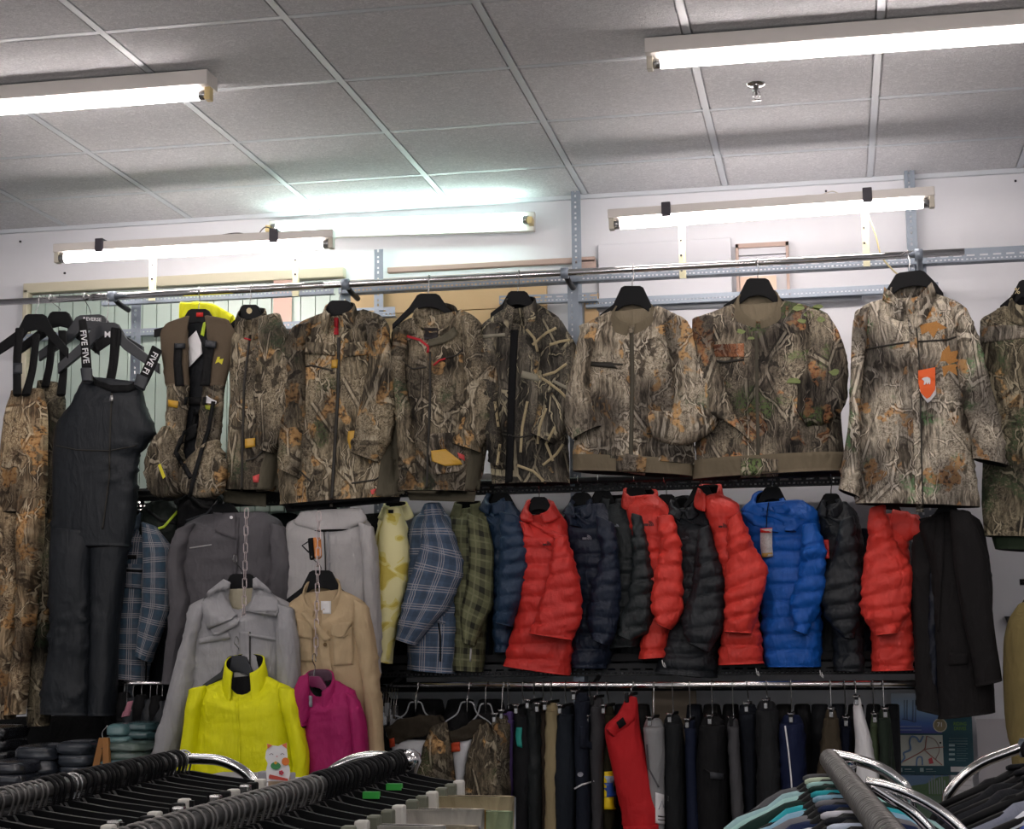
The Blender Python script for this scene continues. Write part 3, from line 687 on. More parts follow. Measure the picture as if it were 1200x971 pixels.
C_E = camo('camo_mixed_leaf', '1d1b19', '6b6052', 'a3967e', 'b5723e', (.60, '708a4a'), .16, 'c0b49c')
C_F = camo('camo_oak_leaf', '3a3228', 'a09380', 'd2c7b0', 'c68d4c', (.61, '5f8f58'), .16, 'e2d8c4')
C_G = camo('camo_dark_wood', '1a1712', '574e3d', '877d64', '7a6036', (.55, '3d4f30'), .12, 'a89d82')
C_H = camo('camo_rust', '2a1f15', '84684a', 'c0a982', 'b07c3c', (.72, '5a6238'), .2, 'd8c8a6', vert=.5)
M_zip = plain('zip_dark', '2b2822', .5); M_red = plain('red_zip_tape', 'b5222e', .6); M_pinkpull = plain('coral_pull', 'e05a58', .5)
M_ytape = plain('amber_sticker', 'c79a2e', .35, spec=.6, bump=.3, bs=120); M_white = plain('white_card', 'e4e4e6', .5); M_orange = plain('orange_card', 'f0641e', .5)
M_side = cloth('olive_side_panel', '5b5648', .85)
def band(name, pairs, onto, mat, par, **k): return patch(name, pairs, onto, mat, par, **k)

M_olin = cloth('olive_inner', '857a66', .9)
# --- black bib trousers -------------------------------------------------------
M_bib = cloth('black_nylon', '22282f', .55, spec=.35, fine=.16)
M_web = cloth('black_webbing', '131416', .7)
_, hb = hanger('wide grey-black hanger with a small crest holding the black bib trousers', 125, 378, 6.25, w=62, lx=56, h=48, hw=14, hh=26, mat=M_hang_grey, th=.02, armth=12)
text('emblem', 'M', (126, 392), 7, hb, M_white, _); line('emblem_underline', [(119, 398), (133, 399)], 1.5, hb, M_white, _)
_, hb = hanger('wide grey hanger with white lettering beside the black bib trousers', 106, 369, 6.33, w=60, lx=62, h=40, hw=16, hh=24, mat=M_hang_grey, th=.02, skew=-.05, armth=11)
text('lettering', 'REVERSE', (108, 374), 4, hb, M_white, _, 3)
g = garment('bib_trousers', 'black padded bib trousers with white lettering on both shoulder straps', 'trousers', 95, 838, 6.2)
body = tube('bib', [(99, 442, 166, 449), (94, 455, 168, 463), (87, 470, 171, 478), (76, 484, 177, 492), (67, 496, 183, 504), (64, 512, 172, 520), (62, 536, 163, 536), (62, 600, 158, 600), (61, 640, 150, 640)], 6.2, .06, M_bib, g, M_lining, dip=0, fold=.007, wr=.008, tt=.35, hollow=False)
tube('leg', [(61, 620, 108, 622), (60, 680, 108, 682), (57, 740, 107, 740), (49, 836, 107, 838)], 6.19, .062, M_bib, g, M_lining, tt=.8, fold=.009, wr=.009, fx=8)
tube('leg', [(104, 620, 156, 620), (106, 680, 146, 680), (106, 740, 138, 740), (104, 838, 133, 838)], 6.215, .062, M_bib, g, M_lining, tt=.8, fold=.009, wr=.009, fx=8)
for q in ([(92, 376, 101, 374), (94, 400, 105, 399), (96, 438, 108, 438)], [(178, 405, 190, 412), (170, 425, 182, 431), (160, 446, 172, 452)]):
    s_ = tube('strap', q, 6.155, .004, M_web, g, na=12, fold=0, wr=0, hollow=False)
    if q[0][0] < 100: text('strap_lettering', 'FIVE FIVE', (99, 406), 7, s_, M_white, s_, 84)
    else: text('strap_lettering', 'FIVE FI', (176, 425), 7, s_, M_white, s_, 118)
for q in ([(94, 432, 108, 432), (96, 446, 109, 447)], [(160, 438, 174, 444), (157, 450, 170, 457)]): tube('buckle', q, 6.148, .007, plain('buckle_plastic', '34373c', .4), g, na=12, fold=0, wr=0, hollow=False, tt=1)
tube('strap', [(130, 384, 142, 386), (128, 420, 139, 421), (123, 450, 134, 452)], 6.235, .003, M_web, g, na=10, fold=0, wr=0, hollow=False)
tube('strap', [(136, 384, 141, 396), (122, 392, 128, 404), (110, 402, 113, 414)], 6.24, .003, M_web, g, na=10, fold=0, wr=0, hollow=False)
line('front_seam', [(131, 460), (129, 500), (128, 560), (120, 620)], 2, body, M_zip, g); line('waist_seam', [(66, 522), (90, 527), (128, 528), (160, 522)], 1.5, body, M_zip, g)
patch('zip_pull', [(129, 463, 132, 463), (128, 470, 133, 470)], body, plain('silver_pull', 'b9b9b9', .3, .7), g, .006)
patch('bib_edge', [(106, 436, 104, 441), (112, 444, 110, 451), (130, 451, 130, 459), (150, 451, 151, 459), (163, 446, 166, 453)], body, M_lining, g, .006)
# --- camouflage bibs, far left --------------------------------------------------
_, hb = hanger('black hanger leaving the picture at the far left, holding camouflage bib trousers', 42, 368, 6.24, w=38, lx=50, h=40, hw=12, hh=26, armth=12)
_, hb = hanger('black hanger second from the left, holding dark camouflage bib trousers', 70, 365, 6.36, w=46, lx=48, h=40, hw=11, hh=24, armth=11)
g = garment('bib_trousers', 'brown leaf camouflage bib trousers at the left edge of the rail', 'trousers', 20, 840, 6.22)
body = tube('bib', [(14, 458, 50, 456), (8, 480, 54, 480), (2, 530, 55, 530), (-6, 600, 50, 600)], 6.22, .05, C_H, g, M_lining, tt=.6, hollow=False, fold=.01)
tube('leg', [(-8, 585, 26, 585), (-10, 700, 20, 700), (-14, 842, 16, 842)], 6.22, .055, C_H, g, M_lining, tt=.8, fold=.01)
tube('leg', [(22, 585, 50, 585), (20, 700, 43, 700), (6, 838, 30, 836)], 6.20, .055, C_H, g, M_lining, tt=.8, fold=.01)
for q in ([(18, 385, 28, 385), (15, 425, 25, 425), (15, 462, 25, 462)], [(38, 392, 47, 392), (34, 430, 43, 430), (25, 462, 36, 462)]): tube('strap', q, 6.16, .004, M_web, g, na=10, fold=0, wr=0, hollow=False)
patch('buckle', [(15, 425, 26, 425), (15, 438, 26, 438)], list(c for c in g.children if c.name.startswith('strap')), plain('buckle_plastic', '34373c', .4), g, .006)
g = garment('bib_trousers', 'dark green camouflage bib trousers squeezed between the brown bib and the black bib', 'trousers', 48, 848, 6.3)
tube('bib', [(44, 446, 74, 450), (40, 480, 76, 480), (38, 560, 72, 560), (36, 620, 64, 620)], 6.32, .05, C_G, g, M_lining, tt=.6, hollow=False)
tube('leg', [(36, 605, 64, 605), (36, 720, 60, 720), (34, 850, 54, 850)], 6.31, .05, C_G, g, M_lining, tt=.9)
for q in ([(57, 390, 66, 390), (54, 425, 63, 425), (48, 452, 58, 452)], [(68, 388, 78, 388), (70, 430, 79, 430), (66, 462, 77, 462)]): tube('strap', q, 6.27, .004, M_web, g, na=10, fold=0, wr=0, hollow=False)

# --- hunting vest ---------------------------------------------------------------
M_mesh = plain('brown_mesh', '5c4f3f', .8, bump=.6, bs=400, var=.25)
hanger('black hanger with a red square logo inside the hunting vest', 233, 362, 6.27, w=38, lx=52, h=24, hw=12, hh=22, armth=9)
hv = bpy.data.objects['hanger_body.004'] if 'hanger_body.004' in bpy.data.objects else None
_hb = [o for o in bpy.data.objects if o.name.startswith('hanger_body')][-1]
t = thing('bag', 'folded bright yellow pouch stuffed behind the hunting vest hanger', 'pouch', P(240, 385, 6.3))
tube('pouch', [(212, 354, 212, 384), (228, 354, 230, 386), (245, 355, 246, 384), (262, 362, 258, 384), (274, 368, 270, 388)], 6.31, .015, cloth('yellow_nylon', 'e8e81a', .5), t, na=20, fold=.004, wr=.003, hollow=False, tt=1)
g = garment('hunting_vest', 'camouflage hunting vest with brown mesh shoulders, black webbing and bulging hip pockets', 'vest', 220, 582, 6.22)
bk = tube('back_panel', [(205, 376, 260, 374), (200, 400, 264, 400), (214, 450, 250, 450), (212, 540, 246, 540), (215, 575, 240, 575)], 6.27, .015, cloth('vest_black', '1e2126', .7), g, M_lining)
sl_ = []
for q in ([(194, 380, 222, 370), (188, 392, 220, 388), (190, 415, 221, 415), (195, 453, 222, 453)], [(240, 370, 268, 375), (242, 388, 276, 392), (245, 415, 272, 415), (240, 453, 263, 453)]): sl_.append(tube('shoulder_panel', q, 6.215, .022, M_mesh, g, M_lining, fold=.003, wr=.002))
for q in ([(196, 452, 222, 452), (196, 500, 218, 500), (188, 548, 212, 548)], [(238, 452, 263, 452), (234, 490, 260, 490), (228, 540, 258, 530)]): sl_.append(tube('front_panel', q, 6.21, .022, C_B, g, M_lining, fold=.005, hollow=False, tt=.9))
for q in ([(190, 502, 200, 500), (176, 522, 208, 520), (171, 550, 213, 548), (174, 572, 212, 572), (188, 584, 202, 584)], [(238, 522, 256, 516), (222, 536, 263, 534), (211, 556, 266, 552), (216, 576, 262, 574), (234, 584, 250, 584)]): sl_.append(tube('hip_pocket', q, 6.19, .06, C_B, g, M_lining, hollow=False, tt=.5, fold=.008, wr=.006))
wb_ = []
for q in ([(204, 402, 214, 402), (203, 425, 213, 425), (205, 452, 216, 452)], [(242, 400, 252, 402), (238, 425, 248, 426), (234, 452, 246, 452)]): wb_.append(patch('webbing', q, sl_, M_web, g, .006))
patch('buckle', [(205, 402, 217, 402), (205, 408, 217, 408)], sl_+wb_, plain('buckle_plastic', '34373c', .4), g, .012); patch('buckle', [(241, 398, 254, 400), (240, 406, 253, 408)], sl_+wb_, plain('buckle_plastic', '34373c', .4), g, .012)
line('webbing', [(224, 560), (206, 530), (212, 515), (226, 500), (230, 480)], 6, sl_+[bk], M_web, g, .008); line('webbing', [(222, 582), (228, 556), (236, 528), (244, 505), (250, 470)], 5, sl_+[bk], M_web, g, .009)
patch('chest_strap', [(216, 465, 242, 465), (215, 474, 241, 474)], sl_+[bk], M_web, g, .012); patch('buckle', [(214, 505, 232, 495), (210, 522, 230, 512)], sl_+[bk], M_web, g, .016)
patch('hang_tag', [(219, 398, 230, 387), (220, 405, 236, 402), (219, 420, 237, 414), (217, 425, 222, 430)], [bk], M_white, g, .02)
patch('sticker', [(197, 468, 209, 470), (197, 476, 208, 478)], sl_, M_ytape, g, .005); patch('sticker', [(240, 474, 252, 476), (241, 479, 250, 481)], sl_, plain('green_sticker', '9aa32e', .4), g, .005)
shape('white_logo', [[(240, 470), (242, 463), (246, 466), (254, 470), (253, 473), (241, 472)]], sl_, M_white, g, .006)
shape('yellow_logo', [[(252, 426), (255, 418), (258, 418), (257, 421), (262, 420), (260, 427), (256, 424)]], sl_, plain('yellow_print', 'd9cf2a', .5), g, .005)
shape('yellow_logo', [[(185, 545), (188, 543), (194, 558), (191, 561)]], sl_, plain('yellow_print', 'd9cf2a', .5), g, .005)
patch('lime_trim', [(238, 378, 242, 376), (235, 392, 239, 394)], [bk], plain('lime_trim', 'b9d23a', .5), g, .01)
patch('red_logo', [(230, 366, 238, 366), (230, 371, 238, 371)], _hb, plain('red_logo', 'd22f2c', .5), bpy.data.objects[_hb.parent.name], .004)

# --- camouflage jackets ---------------------------------------------------------
def cjacket(label, cx, Y, mat, torso, sleeves, col, bottom, front=None, depth=.075, dip=8, inner=None, name='camouflage_jacket', cat='jacket', fold=.009):
    g = garment(name, label, cat, cx, bottom, Y)
    b = tube('body', torso, Y, depth, mat, g, M_lining, topmat=inner or mat, dip=max(dip, 24), dipr=.22, fold=fold, wr=.004)
    ss = []
    for s in sleeves: ss.append(sleeve(g, mat, s, Y-.06, .05, fold=.009, wr=.0055))
    c = None
    if col: c = collar('collar', cx if len(col) < 7 else col[6], Y, col[0], (col[1][0]+(12 if inner is M_olin else 5), col[1][1]+8), (col[2][0]-2, col[2][1]), col[3], col[4], inner or M_lining, g, gap=col[5])
    return g, b, ss, c
# second jacket: beside the vest
hanger('black hanger with a round pale logo in the camouflage jacket beside the vest', 293, 357, 6.26, w=26, h=26, hw=10, hh=24)
_hb = [o for o in bpy.data.objects if o.name.startswith('hanger_body')][-1]; shape('round_logo', [[(289+3.4*math.cos(a)+3, 364+3.6*math.sin(a)) for a in np.linspace(0, 5.8, 9)]], _hb, plain('pale_print', 'c9b98f', .5), _hb.parent)
g, b, ss, c = cjacket('camouflage jacket with a wide folded sleeve and amber sticker, right of the hunting vest', 295, 6.24, C_B,
    [(284, 374, 322, 368), (276, 384, 332, 380), (270, 400, 338, 400), (268, 480, 334, 480), (265, 574, 322, 576)],
    [[(304, 374, 326, 368), (302, 408, 341, 402), (296, 440, 352, 446), (294, 474, 349, 478), (300, 505, 336, 512), (304, 526, 322, 532)]],
    ((358, 382), (372, 392), (17, 21), .05, C_B, .5), 578)
patch('side_panel', [(316, 515, 332, 498), (306, 545, 330, 540), (300, 576, 326, 576)], b, M_side, g, .004); patch('sticker', [(287, 514, 299, 513), (287, 525, 299, 523)], b, M_ytape, g, .006)
line('zip', [(293, 392), (286, 450), (284, 520), (283, 576)], 3, b, M_zip, g); patch('coral_mark', [(296, 558, 304, 555), (297, 565, 303, 565)], b, M_pinkpull, g, .005); line('pocket_seam', [(288, 540), (300, 536), (312, 524)], 2, b, M_zip, g)
band('lower_lining', [(262, 574, 312, 578), (262, 588, 312, 594)], b, M_side, g)
line('collar_trim', [(286, 396), (294, 398)], 2, [b, c], M_red, g, .006)
# third: large
hanger('black hanger in the large camouflage jacket with a red zip', 398, 352, 6.24, w=34, h=26, hw=12, hh=24)
g, b, ss, c = cjacket('large camouflage jacket with a red inner zip and coral hem pull, third along the rail', 398, 6.22, C_A,
    [(378, 366, 424, 362), (355, 376, 446, 370), (340, 392, 456, 384), (333, 430, 458, 430), (330, 500, 462, 500), (328, 560, 468, 556), (330, 592, 471, 582)],
    [[(342, 384, 366, 378), (332, 420, 362, 420), (334, 470, 362, 474), (328, 515, 356, 525), (330, 550, 352, 560)], [(428, 374, 450, 376), (430, 418, 464, 412), (426, 455, 467, 452), (418, 495, 463, 500), (412, 530, 444, 542)]],
    ((351, 376), (366, 394), (19, 25), .055, C_A, .9), 596)
patch('side_panel', [(452, 500, 466, 490), (446, 540, 470, 535), (440, 584, 474, 578)], b, M_side, g, .004); line('zip', [(397, 395), (396, 460), (392, 530), (388, 594)], 4, b, M_zip, g)
line('red_zip', [(394, 372), (394, 392)], 5, [b, c], M_red, g, .012); patch('sticker', [(408, 505, 422, 504), (407, 515, 422, 516), (410, 526, 420, 524)], b, M_ytape, g, .005); patch('sticker', [(389, 422, 396, 421), (388, 431, 395, 431)], b, M_ytape, g, .005)
patch('coral_pull', [(434, 574, 441, 572), (435, 579, 438, 579)], b, M_pinkpull, g, .006)
for q in ([(345, 432), (365, 428), (390, 434)], [(336, 548), (352, 552), (364, 564)], [(412, 566), (440, 562), (456, 550)]): line('pocket_seam', q, 2, b, M_zip, g)
patch('chest_flap', [(348, 400, 392, 402), (348, 414, 392, 416)], b, C_A, g, .006); patch('chest_flap', [(404, 402, 446, 398), (404, 418, 446, 414)], b, C_A, g, .006)
band('lower_lining', [(332, 590, 470, 580), (336, 600, 468, 588)], b, M_lining, g)
# fourth: red trimmed collar
hanger('black hanger standing clear of the open collar of the red-trimmed camouflage jacket', 502, 344, 6.26, w=42, h=36, hw=13, hh=22)
g, b, ss, c = cjacket('camouflage jacket with red piping along the open hood collar, fourth along the rail', 510, 6.23, C_B,
    [(482, 372, 540, 362), (470, 378, 555, 370), (460, 390, 566, 384), (462, 450, 572, 440), (466, 520, 570, 520), (468, 576, 560, 576)],
    [[(462, 388, 478, 388), (458, 430, 478, 430), (466, 480, 484, 490), (468, 530, 488, 560)], [(542, 372, 562, 380), (544, 410, 574, 405), (544, 450, 582, 446), (538, 488, 577, 492), (532, 520, 562, 530)]],
    ((352, 384), (388, 408), (27, 31), .06, C_B, .7), 588, inner=C_B)
line('red_piping', [(464, 392), (478, 394), (492, 398), (502, 406), (501, 413)], 3, [b, c], M_red, g, .008, ); line('red_piping', [(508, 428), (515, 422), (522, 420)], 2, b, M_red, g, .006)
patch('collar_binding', [(502, 398, 503, 406), (516, 394, 520, 402), (526, 388, 532, 396), (532, 382, 537, 390)], [b, c], M_side, g, .014)
patch('care_label', [(497, 384, 513, 384), (497, 398, 513, 396)], [c, b], plain('dark_label', '2a2426', .6), g, .01); line('zip', [(504, 412), (504, 460), (502, 520), (500, 572)], 3, b, M_zip, g)
for q in ([(466, 422), (484, 432), (500, 430)], [(520, 420), (535, 416), (544, 408)], [(470, 548), (482, 552)]): line('pocket_seam', q, 2, b, M_zip, g)
patch('cargo_pocket', [(504, 508, 540, 506), (502, 530, 545, 545), (508, 556, 540, 552)], b, C_D, g, .01); patch('sticker', [(505, 528, 522, 526), (506, 540, 540, 540), (522, 546, 542, 544)], b, M_ytape, g, .016); patch('coral_pull', [(536, 530, 544, 533), (538, 536, 545, 540)], b, M_pinkpull, g, .018)
patch('side_panel', [(554, 505, 566, 495), (548, 540, 566, 540), (544, 576, 562, 574)], b, M_side, g, .004)
band('lower_lining', [(476, 574, 558, 576), (480, 586, 556, 588)], b, M_side, g)
# fifth: dark marsh pattern
hanger('black hanger in the dark reed-pattern jacket next to the middle post', 607, 341, 6.25, w=32, h=26, hw=11, hh=22)
g, b, ss, c = cjacket('dark reed-pattern camouflage jacket, narrow and open at the front, left of the first bomber', 610, 6.23, C_C,
    [(590, 362, 630, 356), (576, 372, 646, 366), (565, 384, 656, 376), (567, 430, 656, 430), (572, 500, 664, 500), (576, 568, 668, 566)],
    [[(566, 384, 586, 378), (565, 430, 584, 430), (568, 490, 586, 490), (572, 540, 588, 550)], [(636, 370, 658, 376), (634, 405, 672, 402), (632, 438, 682, 440), (632, 468, 680, 468), (630, 490, 664, 502), (624, 508, 648, 520)]],
    ((344, 372), (358, 390), (19, 24), .055, C_C, .7), 570)
line('zip', [(603, 386), (600, 450), (598, 520), (596, 566)], 9, b, M_lining, g, .003)
for q in ([(612, 434, 634, 440), (610, 442, 634, 448)], [(566, 392, 592, 390), (566, 396, 592, 394)], [(648, 444, 672, 456), (648, 448, 670, 460)]): patch('reflective_tab' if q[0][0] > 600 and q[0][0] < 640 else 'pale_strip', q, [b]+ss, plain('grey_trim', '8d8877', .6), g, .005)
M_reed = plain('reed_blade_print', 'a89a78', .8, var=.3, bs=120)
for q in ([(626, 438), (640, 446), (656, 458), (664, 466)], [(636, 440), (650, 436), (664, 426)], [(644, 404), (656, 400), (668, 398)], [(618, 470), (612, 500), (610, 530)], [(640, 478), (632, 500), (630, 520)], [(614, 382), (626, 396), (630, 412)], [(650, 500), (640, 520), (648, 540)], [(606, 545), (625, 552), (640, 566)], [(580, 470), (584, 500)], [(586, 520), (582, 548)], [(636, 545), (652, 532), (660, 520)], [(624, 404), (640, 390), (652, 384)]): line('reed_blade', q, 3.2, [b]+ss, M_reed, g, .0025)
line('waist_seam', [(586, 508), (610, 512), (640, 506), (662, 508)], 2, b, M_zip, g)
# bombers
def rib(par, b, pairs, nm='hem_rib'):
    return tube(nm, pairs, 6.2, .082, M_olive, par, M_lining, fold=.002, wr=.001, tt=1, reg=True)
hanger('broad black hanger head in the first bomber jacket', 741, 335, 6.225, w=38, h=34, hw=13, hh=30, armth=8)
g, b, ss, c = cjacket('pale bark camouflage bomber jacket with olive collar, left one of the two bombers', 742, 6.2, C_D,
    [(716, 364, 770, 358), (700, 372, 786, 365), (681, 384, 801, 376), (676, 420, 808, 410), (672, 480, 812, 480), (671, 536, 816, 545)],
    [[(680, 382, 702, 380), (674, 415, 696, 415), (667, 455, 692, 460), (664, 492, 698, 496), (674, 514, 704, 500)],
     [(780, 366, 803, 374), (784, 402, 818, 400), (788, 436, 836, 438), (790, 464, 850, 470), (786, 482, 838, 504), (768, 482, 790, 520), (760, 488, 766, 512)]],
    ((350, 372), (370, 391), (24, 34), .06, M_olive, .25), 558, inner=M_olin, dip=14)
rib(g, b, [(671, 533, 812, 540), (671, 552, 812, 558)]); line('zip', [(740, 390), (741, 440), (740, 500), (739, 552)], 5, [b], plain('olive_zip', '4a4538', .6), g)
patch('front_placket', [(722, 528, 758, 534), (722, 552, 756, 557)], [o for o in g.children if o.name.startswith('hem_rib')], C_D, g, .006)
patch('chest_flap', [(683, 424, 716, 424), (683, 428, 724, 432)], b, M_zip, g, .004); line('yoke_seam', [(690, 424), (730, 427)], 2, b, M_zip, g); line('pocket_seam', [(758, 508), (790, 506), (806, 498)], 2, b, M_zip, g)
hanger('broad black hanger head in the second bomber jacket', 888, 326, 6.235, w=40, h=32, hw=13, hh=28, armth=8)
g, b, ss, c = cjacket('leafy green and rust camouflage bomber jacket with wide olive collar, right of the two bombers', 889, 6.21, C_E,
    [(858, 356, 920, 352), (838, 364, 945, 358), (814, 376, 970, 370), (811, 420, 976, 410), (812, 480, 986, 480), (813, 540, 991, 536)],
    [[(812, 374, 836, 370), (812, 405, 834, 404), (812, 440, 846, 442), (816, 468, 858, 474), (832, 486, 872, 500), (856, 496, 882, 520)],
     [(944, 362, 972, 370), (948, 395, 984, 392), (944, 430, 992, 425), (930, 450, 992, 462), (930, 472, 978, 490), (932, 478, 948, 504)]],
    ((334, 362), (366, 390), (25, 39), .06, M_olive, .2), 562, inner=M_olin, dip=16)
tube('hem_rib', [(812, 540, 991, 530), (812, 562, 991, 552)], 6.21, .082, M_olive, g, M_lining, fold=.002, wr=.001, tt=1); line('zip', [(886, 388), (887, 440), (888, 500), (889, 556)], 4, b, plain('olive_zip', '4a4538', .6), g)
patch('front_placket', [(868, 536, 912, 538), (868, 560, 912, 558)], [o for o in g.children if o.name.startswith('hem_rib')], C_E, g, .006)
line('chest_zip', [(828, 422), (850, 424), (872, 421)], 3, b, M_zip, g); patch('rust_leaf', [(828, 404, 872, 402), (829, 408, 872, 410), (830, 418, 872, 418)], b, camo('camo_rust_patch', '5a2a14', 'b0683c', 'd08a58', 'c47a40', (.9, '4a5230'), .3), g, .004)
M_lime = plain('lime_leaf_print', '7d8a56', .8, var=.3, bs=150); M_rust = camo('camo_rust_patch', '5a2a14', 'b0683c', 'd08a58', 'c47a40', (.9, '4a5230'), .3)
for x, y, s_ in ((936, 360, 7), (948, 368, 6), (958, 360, 6), (940, 376, 5), (962, 374, 5), (868, 388, 5), (880, 396, 4), (978, 436, 6), (930, 446, 8)):
    shape('lime_leaf', [[(x+s_*math.cos(q)*(1+.25*math.sin(3*q+x)), y+s_*.55*math.sin(q)*(1+.3*math.cos(2*q+y))) for q in np.linspace(0, 6, 10)]], [b]+ss, M_lime, g, .0025)
# overshirt with orange tag
hanger('black hanger tilted in the pale overshirt collar', 1066, 318, 6.20, w=36, h=30, hw=17, hh=24, skew=-.12, armth=8)
g, b, ss, c = cjacket('long pale oak-leaf camouflage overshirt with an orange tag on the chest', 1066, 6.18, C_F,
    [(1034, 350, 1096, 344), (1016, 356, 1114, 350), (1003, 368, 1130, 360), (1000, 420, 1136, 416), (1002, 500, 1140, 500), (1002, 560, 1144, 560), (1003, 590, 1146, 594)],
    [[(1001, 366, 1018, 360), (994, 410, 1014, 410), (993, 470, 1010, 472), (986, 540, 1008, 546), (984, 574, 1006, 582)], [(1112, 354, 1133, 362), (1124, 400, 1149, 400), (1128, 450, 1160, 450), (1138, 500, 1171, 504), (1142, 538, 1176, 545)]],
    ((328, 352), (352, 372), (24, 31), .055, C_F, .5), 604, inner=C_F, name='camouflage_shirt', cat='shirt', dip=8)
line('placket', [(1068, 372), (1072, 420), (1074, 480), (1076, 540), (1078, 600)], 9, b, C_F, g, .005); line('placket_edge', [(1073, 372), (1077, 420), (1079, 480), (1080, 540), (1082, 600)], 1.6, b, M_zip, g, .006)
line('yoke_seam', [(1004, 412), (1030, 406), (1068, 400)], 2, b, M_zip, g); line('yoke_seam', [(1076, 400), (1110, 398), (1134, 390)], 2, b, M_zip, g)
patch('collar_point', [(1072, 352, 1092, 330), (1064, 372, 1098, 345), (1072, 386, 1084, 376)], [b, c], C_F, g, .012); patch('collar_point', [(1036, 336, 1048, 345), (1034, 352, 1062, 366)], [b, c], C_F, g, .01)
tg = patch('orange_tag', [(1076, 434, 1096, 430), (1076, 448, 1096, 446), (1079, 460, 1096, 456), (1086, 467, 1090, 465)], b, M_orange, g, .014, nw=4, smooth=False)
patch('tag_lower_card', [(1077, 456, 1097, 452), (1082, 466, 1097, 462), (1087, 472, 1090, 470)], b, M_white, g, .009)
shape('tag_emblem', [[(1080, 443.5), (1083, 442), (1087, 441.5), (1090, 443), (1090.5, 446), (1090, 450), (1088.8, 450), (1088.5, 447.5), (1087, 450), (1086, 450), (1085.6, 447.5), (1084, 450.5), (1082.5, 450.5), (1083, 446.5)]], tg, M_white, g, .003)
shape('oak_leaf_print', [[(1064, 362), (1072, 366), (1076, 360), (1082, 367), (1090, 362), (1092, 370), (1104, 368), (1098, 377), (1110, 384), (1098, 388), (1094, 396), (1088, 388), (1080, 392), (1078, 382), (1070, 384), (1072, 374)]], b, plain('oak_leaf_print', 'b78348', .8, var=.3, bs=200), g, .002)
shape('oak_leaf_print', [[(1104, 412), (1112, 404), (1114, 412), (1124, 410), (1120, 420), (1130, 424), (1120, 430), (1122, 440), (1112, 434), (1106, 442), (1104, 430), (1096, 430), (1102, 422)]], b, plain('oak_leaf_print', 'b78348', .8, var=.3, bs=200), g, .002)
# last jacket at the right edge
hanger('black hanger with a pale flower logo at the right edge of the rail', 1206, 328, 6.28, w=44, lx=34, h=30, hw=12, hh=26, armth=10)
_hb = [o for o in bpy.data.objects if o.name.startswith('hanger_body')][-1]; text('hanger_logo', '%', (1192, 341), 7, _hb, plain('pale_print', 'c9b98f', .5), _hb.parent)
g, b, ss, c = cjacket('camouflage jacket with a green lining cut off by the right edge of the picture', 1206, 6.24, C_G,
    [(1178, 358, 1234, 352), (1162, 366, 1250, 362), (1148, 378, 1264, 376), (1147, 450, 1266, 450), (1150, 560, 1264, 560), (1156, 628, 1262, 632)],
    [[(1240, 370, 1266, 378), (1244, 440, 1274, 440), (1246, 520, 1272, 520)]], ((340, 362), (358, 378), (22, 27), .055, C_G, .6), 640)
band('yoke', [(1150, 382, 1200, 380), (1150, 402, 1200, 396)], b, C_F, g, th=.003)
tube('green_lining', [(1160, 622, 1258, 626), (1166, 643, 1252, 648)], 6.25, .06, cloth('dark_green_lining', '2e3d2a', .8), g, M_lining, tt=1, fold=.003)
# --- down jackets on the middle rod ------------------------------------------------
def puff(name, c, rough=.5): return cloth(name, c, rough, fine=.3, spec=.35)
D_NAVY = puff('navy_down', '1f354e'); D_NAVY2 = puff('deep_navy_down', '222e44'); D_RED = puff('red_down', 'c4302a'); D_CHAR = puff('charcoal_down', '2b3036'); D_CHG = puff('charcoal_green_down', '2e3538'); D_BLUE = puff('blue_down', '0b55ac')
D_RED2 = puff('coral_red_down', 'd43b31'); M_logo = plain('logo_grey', '8f929c', .5); M_logod = plain('logo_dark', '4a2022', .5)
def half_dome(par, at, s, onto, mat, ang=0):
    "chest emblem: three nested quarter arcs beside a short line"
    polys = []
    for r0_, r1_ in ((.15, .45), (.58, .8), (.92, 1.1)):
        out = [(r1_*math.cos(a), -r1_*math.sin(a)) for a in np.linspace(0, 1.57, 6)]+[(r0_*math.cos(a), -r0_*math.sin(a)) for a in np.linspace(1.57, 0, 6)]
        ca, sa = math.cos(ang), math.sin(ang); polys.append([(at[0]+s*(x*ca-y*sa), at[1]+s*(x*sa+y*ca)) for x, y in out])
    polys.append([(at[0]-s*1.1, at[1]-s*.5), (at[0]-s*.1, at[1]-s*.5), (at[0]-s*.1, at[1]), (at[0]-s*1.1, at[1])])
    return shape('chest_emblem', polys, onto, mat, par, .003)
